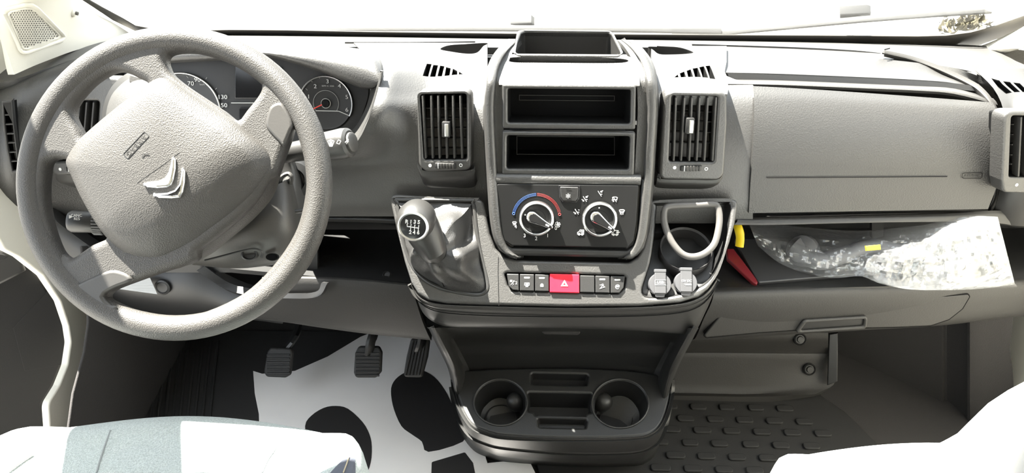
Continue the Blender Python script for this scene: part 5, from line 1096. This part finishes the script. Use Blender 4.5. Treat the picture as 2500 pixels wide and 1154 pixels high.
# ================================================================== SEATS
def cushion(cx_, yf, z, w, d, h, nx=40, ny=30, wav=.0):
    """upholstered cushion top with a rounded front and raised side bolsters"""
    vs, fs = [], []
    for j in range(ny + 1):
        for i in range(nx + 1):
            s = i / nx * 2 - 1; t_ = j / ny
            yy = yf - d * max(0, (t_ - .28) / .72); a = min(1, t_ / .28) * PI / 2
            bow = .055 * s * s + .09 * max(0, abs(s) - .72) ** 1.3 * 3
            rf = .055
            x = cx_ + w / 2 * (math.sin(s * PI / 2 * .82) / math.sin(PI / 2 * .82)) * (1 - .02 * (1 - t_))
            if t_ < .28: y = yf - bow - rf + rf * math.cos(a); zz = z - h + (h - rf) * min(1, t_ / .08) + rf * math.sin(a) if t_ >= 0 else z
            else: y = yy - bow * (1 - (t_ - .28) / .72) - rf; zz = z
            edge_ = max(0, abs(s) - .55) / .45
            bol = .022 * math.sin(min(1, edge_ * 1.6) * PI / 2) - .075 * max(0, edge_ - .62) ** 1.6 * 3
            zz += bol * (1 if t_ >= .28 else math.sin(a)) + .004 * math.cos(s * 6)
            vs.append(V3((x, y, zz)))
    for j in range(ny):
        for i in range(nx): k = j * (nx + 1) + i; fs.append((k, k + 1, k + nx + 2, k + nx + 1))
    me = mesh(vs, fs); return me
def seat(name, lab, cx_, yf, z, by):
    t = thing(name, lab, 'seat', (cx_, yf - .3, .05))
    obj('cushion', cushion(cx_, yf, z, .50, .46, .12), 'seat_fabric', t, smooth=80)
    obj('base', box(cx_ - .21, cx_ + .21, yf - .48, yf - .10, .0, z - .07, .02), 'dark_plastic', t)
    obj('valance', box(cx_ - .235, cx_ + .235, yf - .50, yf - .075, z - .14, z - .035, .03, 3), 'seat_side', t)
    return t
ds = seat('cab_chair', 'grey fabric driver seat cushion in front of the steering wheel', -.430, .655, .448, .1)
ps = seat('cab_chair', 'sunlit grey fabric passenger seat with a plastic wrapped backrest', .53, .645, .44, .1)
def on_cush(t, pts, nm, mt, rad=.0016, lift=.001):
    """seam lying on the cushion: drop the pixel points onto it"""
    c_ = [o for o in t.children if o.name.startswith('cushion')][0]; w = ORIG[c_.name]; out = []
    me = c_.data; from mathutils.bvhtree import BVHTree
    bv = BVHTree.FromPolygons([v.co + w for v in me.vertices], [tuple(p.vertices) for p in me.polygons])
    for x, y in pts:
        h = bv.ray_cast(CAM, ray(x, y).normalized())
        if h[0] is not None: out.append(h[0] + (CAM - h[0]).normalized() * lift)
    if len(out) > 1: obj(nm, tube(curve_pts(out, 3), rad, 6), mt, t)
on_cush(ds, [(292, 1024), (270, 1050), (255, 1090), (242, 1130), (236, 1153)], 'seam', 'seat_seam', .0011, .0004)
on_cush(ds, [(690, 1034), (682, 1060), (672, 1095), (655, 1120), (640, 1153)], 'seam', 'seat_seam', .0011, .0004)
on_cush(ps, [(1962, 1082), (1975, 1100), (1985, 1125), (1995, 1153)], 'seam', 'seat_seam', .0011, .0004)
def drape(t, ea, eb, nm, mt, n=8, lift=.0015):
    """patch of upholstery sewn onto the cushion between two edges"""
    bv = surf([o for o in t.children if o.name.startswith('cushion')][0]); ea = smooth_open(ea); eb = smooth_open(eb); rows = []
    for (a, b), (c, d) in zip(ea, eb):
        row = []
        for k in range(n + 1):
            x, y = a + (c - a) * k / n, b + (d - b) * k / n; h = bv.ray_cast(CAM, ray(x, y).normalized())
            row.append(h[0] + (CAM - h[0]).normalized() * lift if h[0] is not None else PZ(x, y, .40))
        rows.append(row)
    obj(nm, loft(rows, 1, 1, .002), mt, t)
def smooth_open(p): return [(q.x, q.y) for q in curve_pts([V3((a, b, 0)) for a, b in p], 4)]
drape(ds, [(800, 1160), (826, 1132), (848, 1112)], [(868, 1160), (868, 1132), (866, 1112)], 'side_panel', 'seat_side')
on_cush(ds, [(838, 1153), (846, 1132), (852, 1114)], 'stitching', 'thread', .0008, .003)
on_cush(ds, [(20, 1150), (50, 1128), (80, 1108)], 'stitching', 'thread', .0008, .002)
# backrest of the passenger seat under its plastic cover
A_, B_ = PX(2130, 1154, .36), PX(2500, 890, .36)
ed = (B_ - A_).normalized(); lo = A_ - ed * .20; hi = B_ + ed * .30
nrm = V3((0, -ed.z, ed.y)); nrm = nrm if nrm.y < 0 else -nrm
def slab(infl):
    vs, fs = [], []; nu, nv = 20, 24
    for side in range(1):
        pass
    rows = []
    for j in range(nv + 1):
        c_ = lo.lerp(hi, j / nv); row = []
        for i in range(28):
            w = 2 * PI * i / 28; e_ = .5
            sx = math.copysign(abs(math.cos(w)) ** e_, math.cos(w)); sy = math.copysign(abs(math.sin(w)) ** e_, math.sin(w))
            p = c_ + V3((.245 + sx * (.245 + infl), 0, 0)) + nrm * (.06 + sy * (.06 + infl))
            k = j / nv; p = p + (V3((.605, c_.y, c_.z)) - p) * (.0 if k < .9 else (k - .9) * 3)
            if infl: p += V3((noise.noise(p * 14), noise.noise(p * 14 + V3((5, 0, 0))), noise.noise(p * 14 + V3((0, 7, 0))))) * .012
            row.append(p)
        rows.append(row)
    n = 28
    vs = [p for r in rows for p in r]
    fs = [(j * n + i, j * n + (i + 1) % n, (j + 1) * n + (i + 1) % n, (j + 1) * n + i) for j in range(nv) for i in range(n)]
    fs += [tuple(range(n))[::-1], tuple(nv * n + i for i in range(n))]
    return mesh(vs, fs)
obj('backrest', slab(0), 'seat_light', ps, smooth=70, label='pale passenger backrest')
obj('plastic_cover', slab(.012), 'cover_film', None, 'crinkled clear plastic cover over the passenger backrest', None, 'plastic cover', smooth=40)

# ================================================================== THINGS ON THE PASSENGER SHELF
FDo = Fr(PZ(1950, 660, .400), (0, -.12, .99), (0, 1, 0))
t = thing('document_folder', 'black document folder with a red edge lying on the passenger shelf', 'folder', FDo.o)
obj('cover', plate(FDo, [(1790, 590), (2095, 590), (2140, 672), (2000, 684), (1850, 697)], (), .0, .008, .002, r=.004), 'folder_black', t)
obj('red_edge', plate(FDo, [(1772, 612), (1790, 612), (1850, 692), (1845, 699), (1838, 696), (1774, 636)], (), -.002, .006, .002), 'folder_red', t)
t2 = thing('plastic_bag', 'clear crinkled plastic bag bulging out over the passenger shelf edge', 'bag', PZ(2200, 690, .395))
bagL = [(1836, 556), (1880, 560), (1960, 575), (2050, 592), (2130, 600), (2180, 590), (2260, 570), (2330, 550), (2400, 540), (2440, 545)]
top = [(1828, 545), (1900, 548), (1980, 556), (2060, 562), (2130, 562), (2190, 556), (2260, 548), (2320, 534), (2385, 527), (2436, 529)]
bot = [(1850, 600), (1900, 640), (1970, 668), (2040, 678), (2100, 674), (2150, 692), (2220, 706), (2310, 708), (2400, 704), (2478, 694)]
topY = [1.10, 1.10, 1.09, 1.08, 1.06, 1.045, 1.035, 1.03, 1.025, 1.03]; botY = [1.05, 1.02, 1.0, .985, .975, .965, .962, .965, .975, .985]; 
NB_ = 22
def bagsurf(front, bulge):
    rows = []
    for j in range(NB_ + 1):
        k = j / NB_; row = []
        for (a, b), (c_, d_), y0_, y1_ in zip(top, bot, topY, botY):
            p = PY(a + (c_ - a) * k, b + (d_ - b) * k, y0_ + (y1_ - y0_) * k)
            row.append(p + (CAM - p).normalized() * bulge * math.sin(PI * k) ** .7)
        rows.append(row)
    rr_ = [curve_pts(r, 10) for r in rows]; out = []
    for j, r in enumerate(rr_):
        k = j / NB_; o_ = []
        for p in r:
            amp = math.sin(PI * min(1, max(0, k))) ** .5
            q = p * 24 + V3((0, 0, 3 if front else 11)); n1_ = noise.noise(q); n2_ = abs(noise.noise(q * 2.3)) + .8 * abs(noise.noise(q * 4.1)) - .4
            o_.append(p + (CAM - p).normalized() * (n1_ * .014 + n2_ * .012) * amp)
        out.append(o_)
    nc = len(out[0]); vs = [p for r in out for p in r]
    return mesh(vs, [(j * nc + i, j * nc + i + 1, (j + 1) * nc + i + 1, (j + 1) * nc + i) for j in range(NB_) for i in range(nc - 1)])
obj('front_film', bagsurf(True, .045), 'bag_film', t2, smooth=25)
obj('back_film', bagsurf(False, .008), 'bag_film', t2, smooth=25)
fbag = Fr(PY(2140, 605, .955), (0, -.8, .6))
obj('yellow_tag', plate(fbag, [(2112, 600), (2148, 597), (2150, 609), (2128, 611), (2114, 612)], (), -.002, .002, .001), 'yellow', t2)
# dark tool inside the bag
t3 = thing('tow_hook', 'dark grey metal tool lying inside the plastic bag', 'tool', PZ(2010, 640, .41))
pts = [PY(1940, 600, 1.04), PY(1975, 625, 1.02), PY(2010, 636, 1.005), PY(2060, 622, 1.01), PY(2130, 600, 1.02), PY(2210, 615, 1.0), PY(2280, 632, 1.0)]
obj('shaft', tube(curve_pts(pts, 5), [.020 - .0004 * i for i in range(31)], 12), 'tool_grey', t3)
obj('head', lathe(Fr(PY(1960, 612, 1.03), (-.5, -.5, .7)), 0, 0, [(.024, -.02), (.028, .0), (.024, .012), (.012, .016), (0, .016)], 20), 'tool_grey', t3)
t4 = thing('yellow_strap', 'yellow plastic strap at the inner end of the passenger shelf', 'strap', PY(1805, 600, 1.06))
obj('band', tube(curve_pts([PY(1798, 545, 1.07), PY(1803, 560, 1.06), PY(1807, 580, 1.055), PY(1805, 602, 1.05)], 4), .0075, 8, flat=.35), 'yellow', t4)
obj('clip', tube(curve_pts([PY(1805, 548, 1.075), PY(1812, 570, 1.06), PY(1809, 590, 1.055)], 4), .004, 8, flat=.4), 'yellow', t4)
# printed sheet under the wheel
FPp = Fr(PY(340, 700, .975), (0, -.8, .6))
t5 = thing('printed_sheet', 'white printed paper sheet tucked under the steering column', 'paper', FPp.at(340, 715))
obj('sheet', plate(FPp, [(270, 700), (330, 680), (366, 678), (384, 718), (340, 712), (290, 705)], (), -.001, .0, .0003), 'paper', t5)
obj('print', pxs(FPp, [[(320, 688), (364, 683)], [(305, 694), (368, 690)], [(300, 699), (371, 697)], [(310, 704), (374, 704)], [(330, 709), (377, 710)]], .0008, .0002), 'grey_print', t5)

# ================================================================== WIPERS outside the glass
def wiper(name, lab, pts, Y, clip, w):
    t = thing(name, lab, 'wiper', FS.at(*pts[0], -.03))
    fo_ = FS.off(-.024)
    obj('blade', tube([fo_.at(x, y) for x, y in pts], [w] * len(pts), 8, flat=.6), 'wiper_grey', t)
    fo_ = FS.off(-.036)
    obj('arm', tube([fo_.at(x, y - 6) for x, y in pts[:len(pts) // 2 + 1]], w * .6, 8), 'wiper_black', t)
    (x0, y0_), (x1, y1_) = clip; f = FS.off(-.045)
    obj('joint', plate(f, [(x0, y0_ - 7), (x1 - 8, y0_ - 10), (x1, y1_ - 4), (x1 - 2, y1_ + 6), (x0 + 8, y1_ + 9), (x0, y0_ + 6)], (), -.012, .008, .003), 'wiper_grey', t)
    return t
wiper('windscreen_wiper', 'wiper lying along the foot of the windscreen behind the top tray', [(640, 72), (900, 69), (1150, 69), (1400, 70), (1600, 73), (1760, 76)], 0, ((1246, 58), (1305, 58)), .007)
wiper('windscreen_wiper', 'wiper slanting up towards the windscreen corner above the glove box', [(1640, 82), (1780, 78), (1950, 62), (2100, 48), (2280, 34), (2420, 25)], 0, ((2050, 34), (2126, 30)), .007)
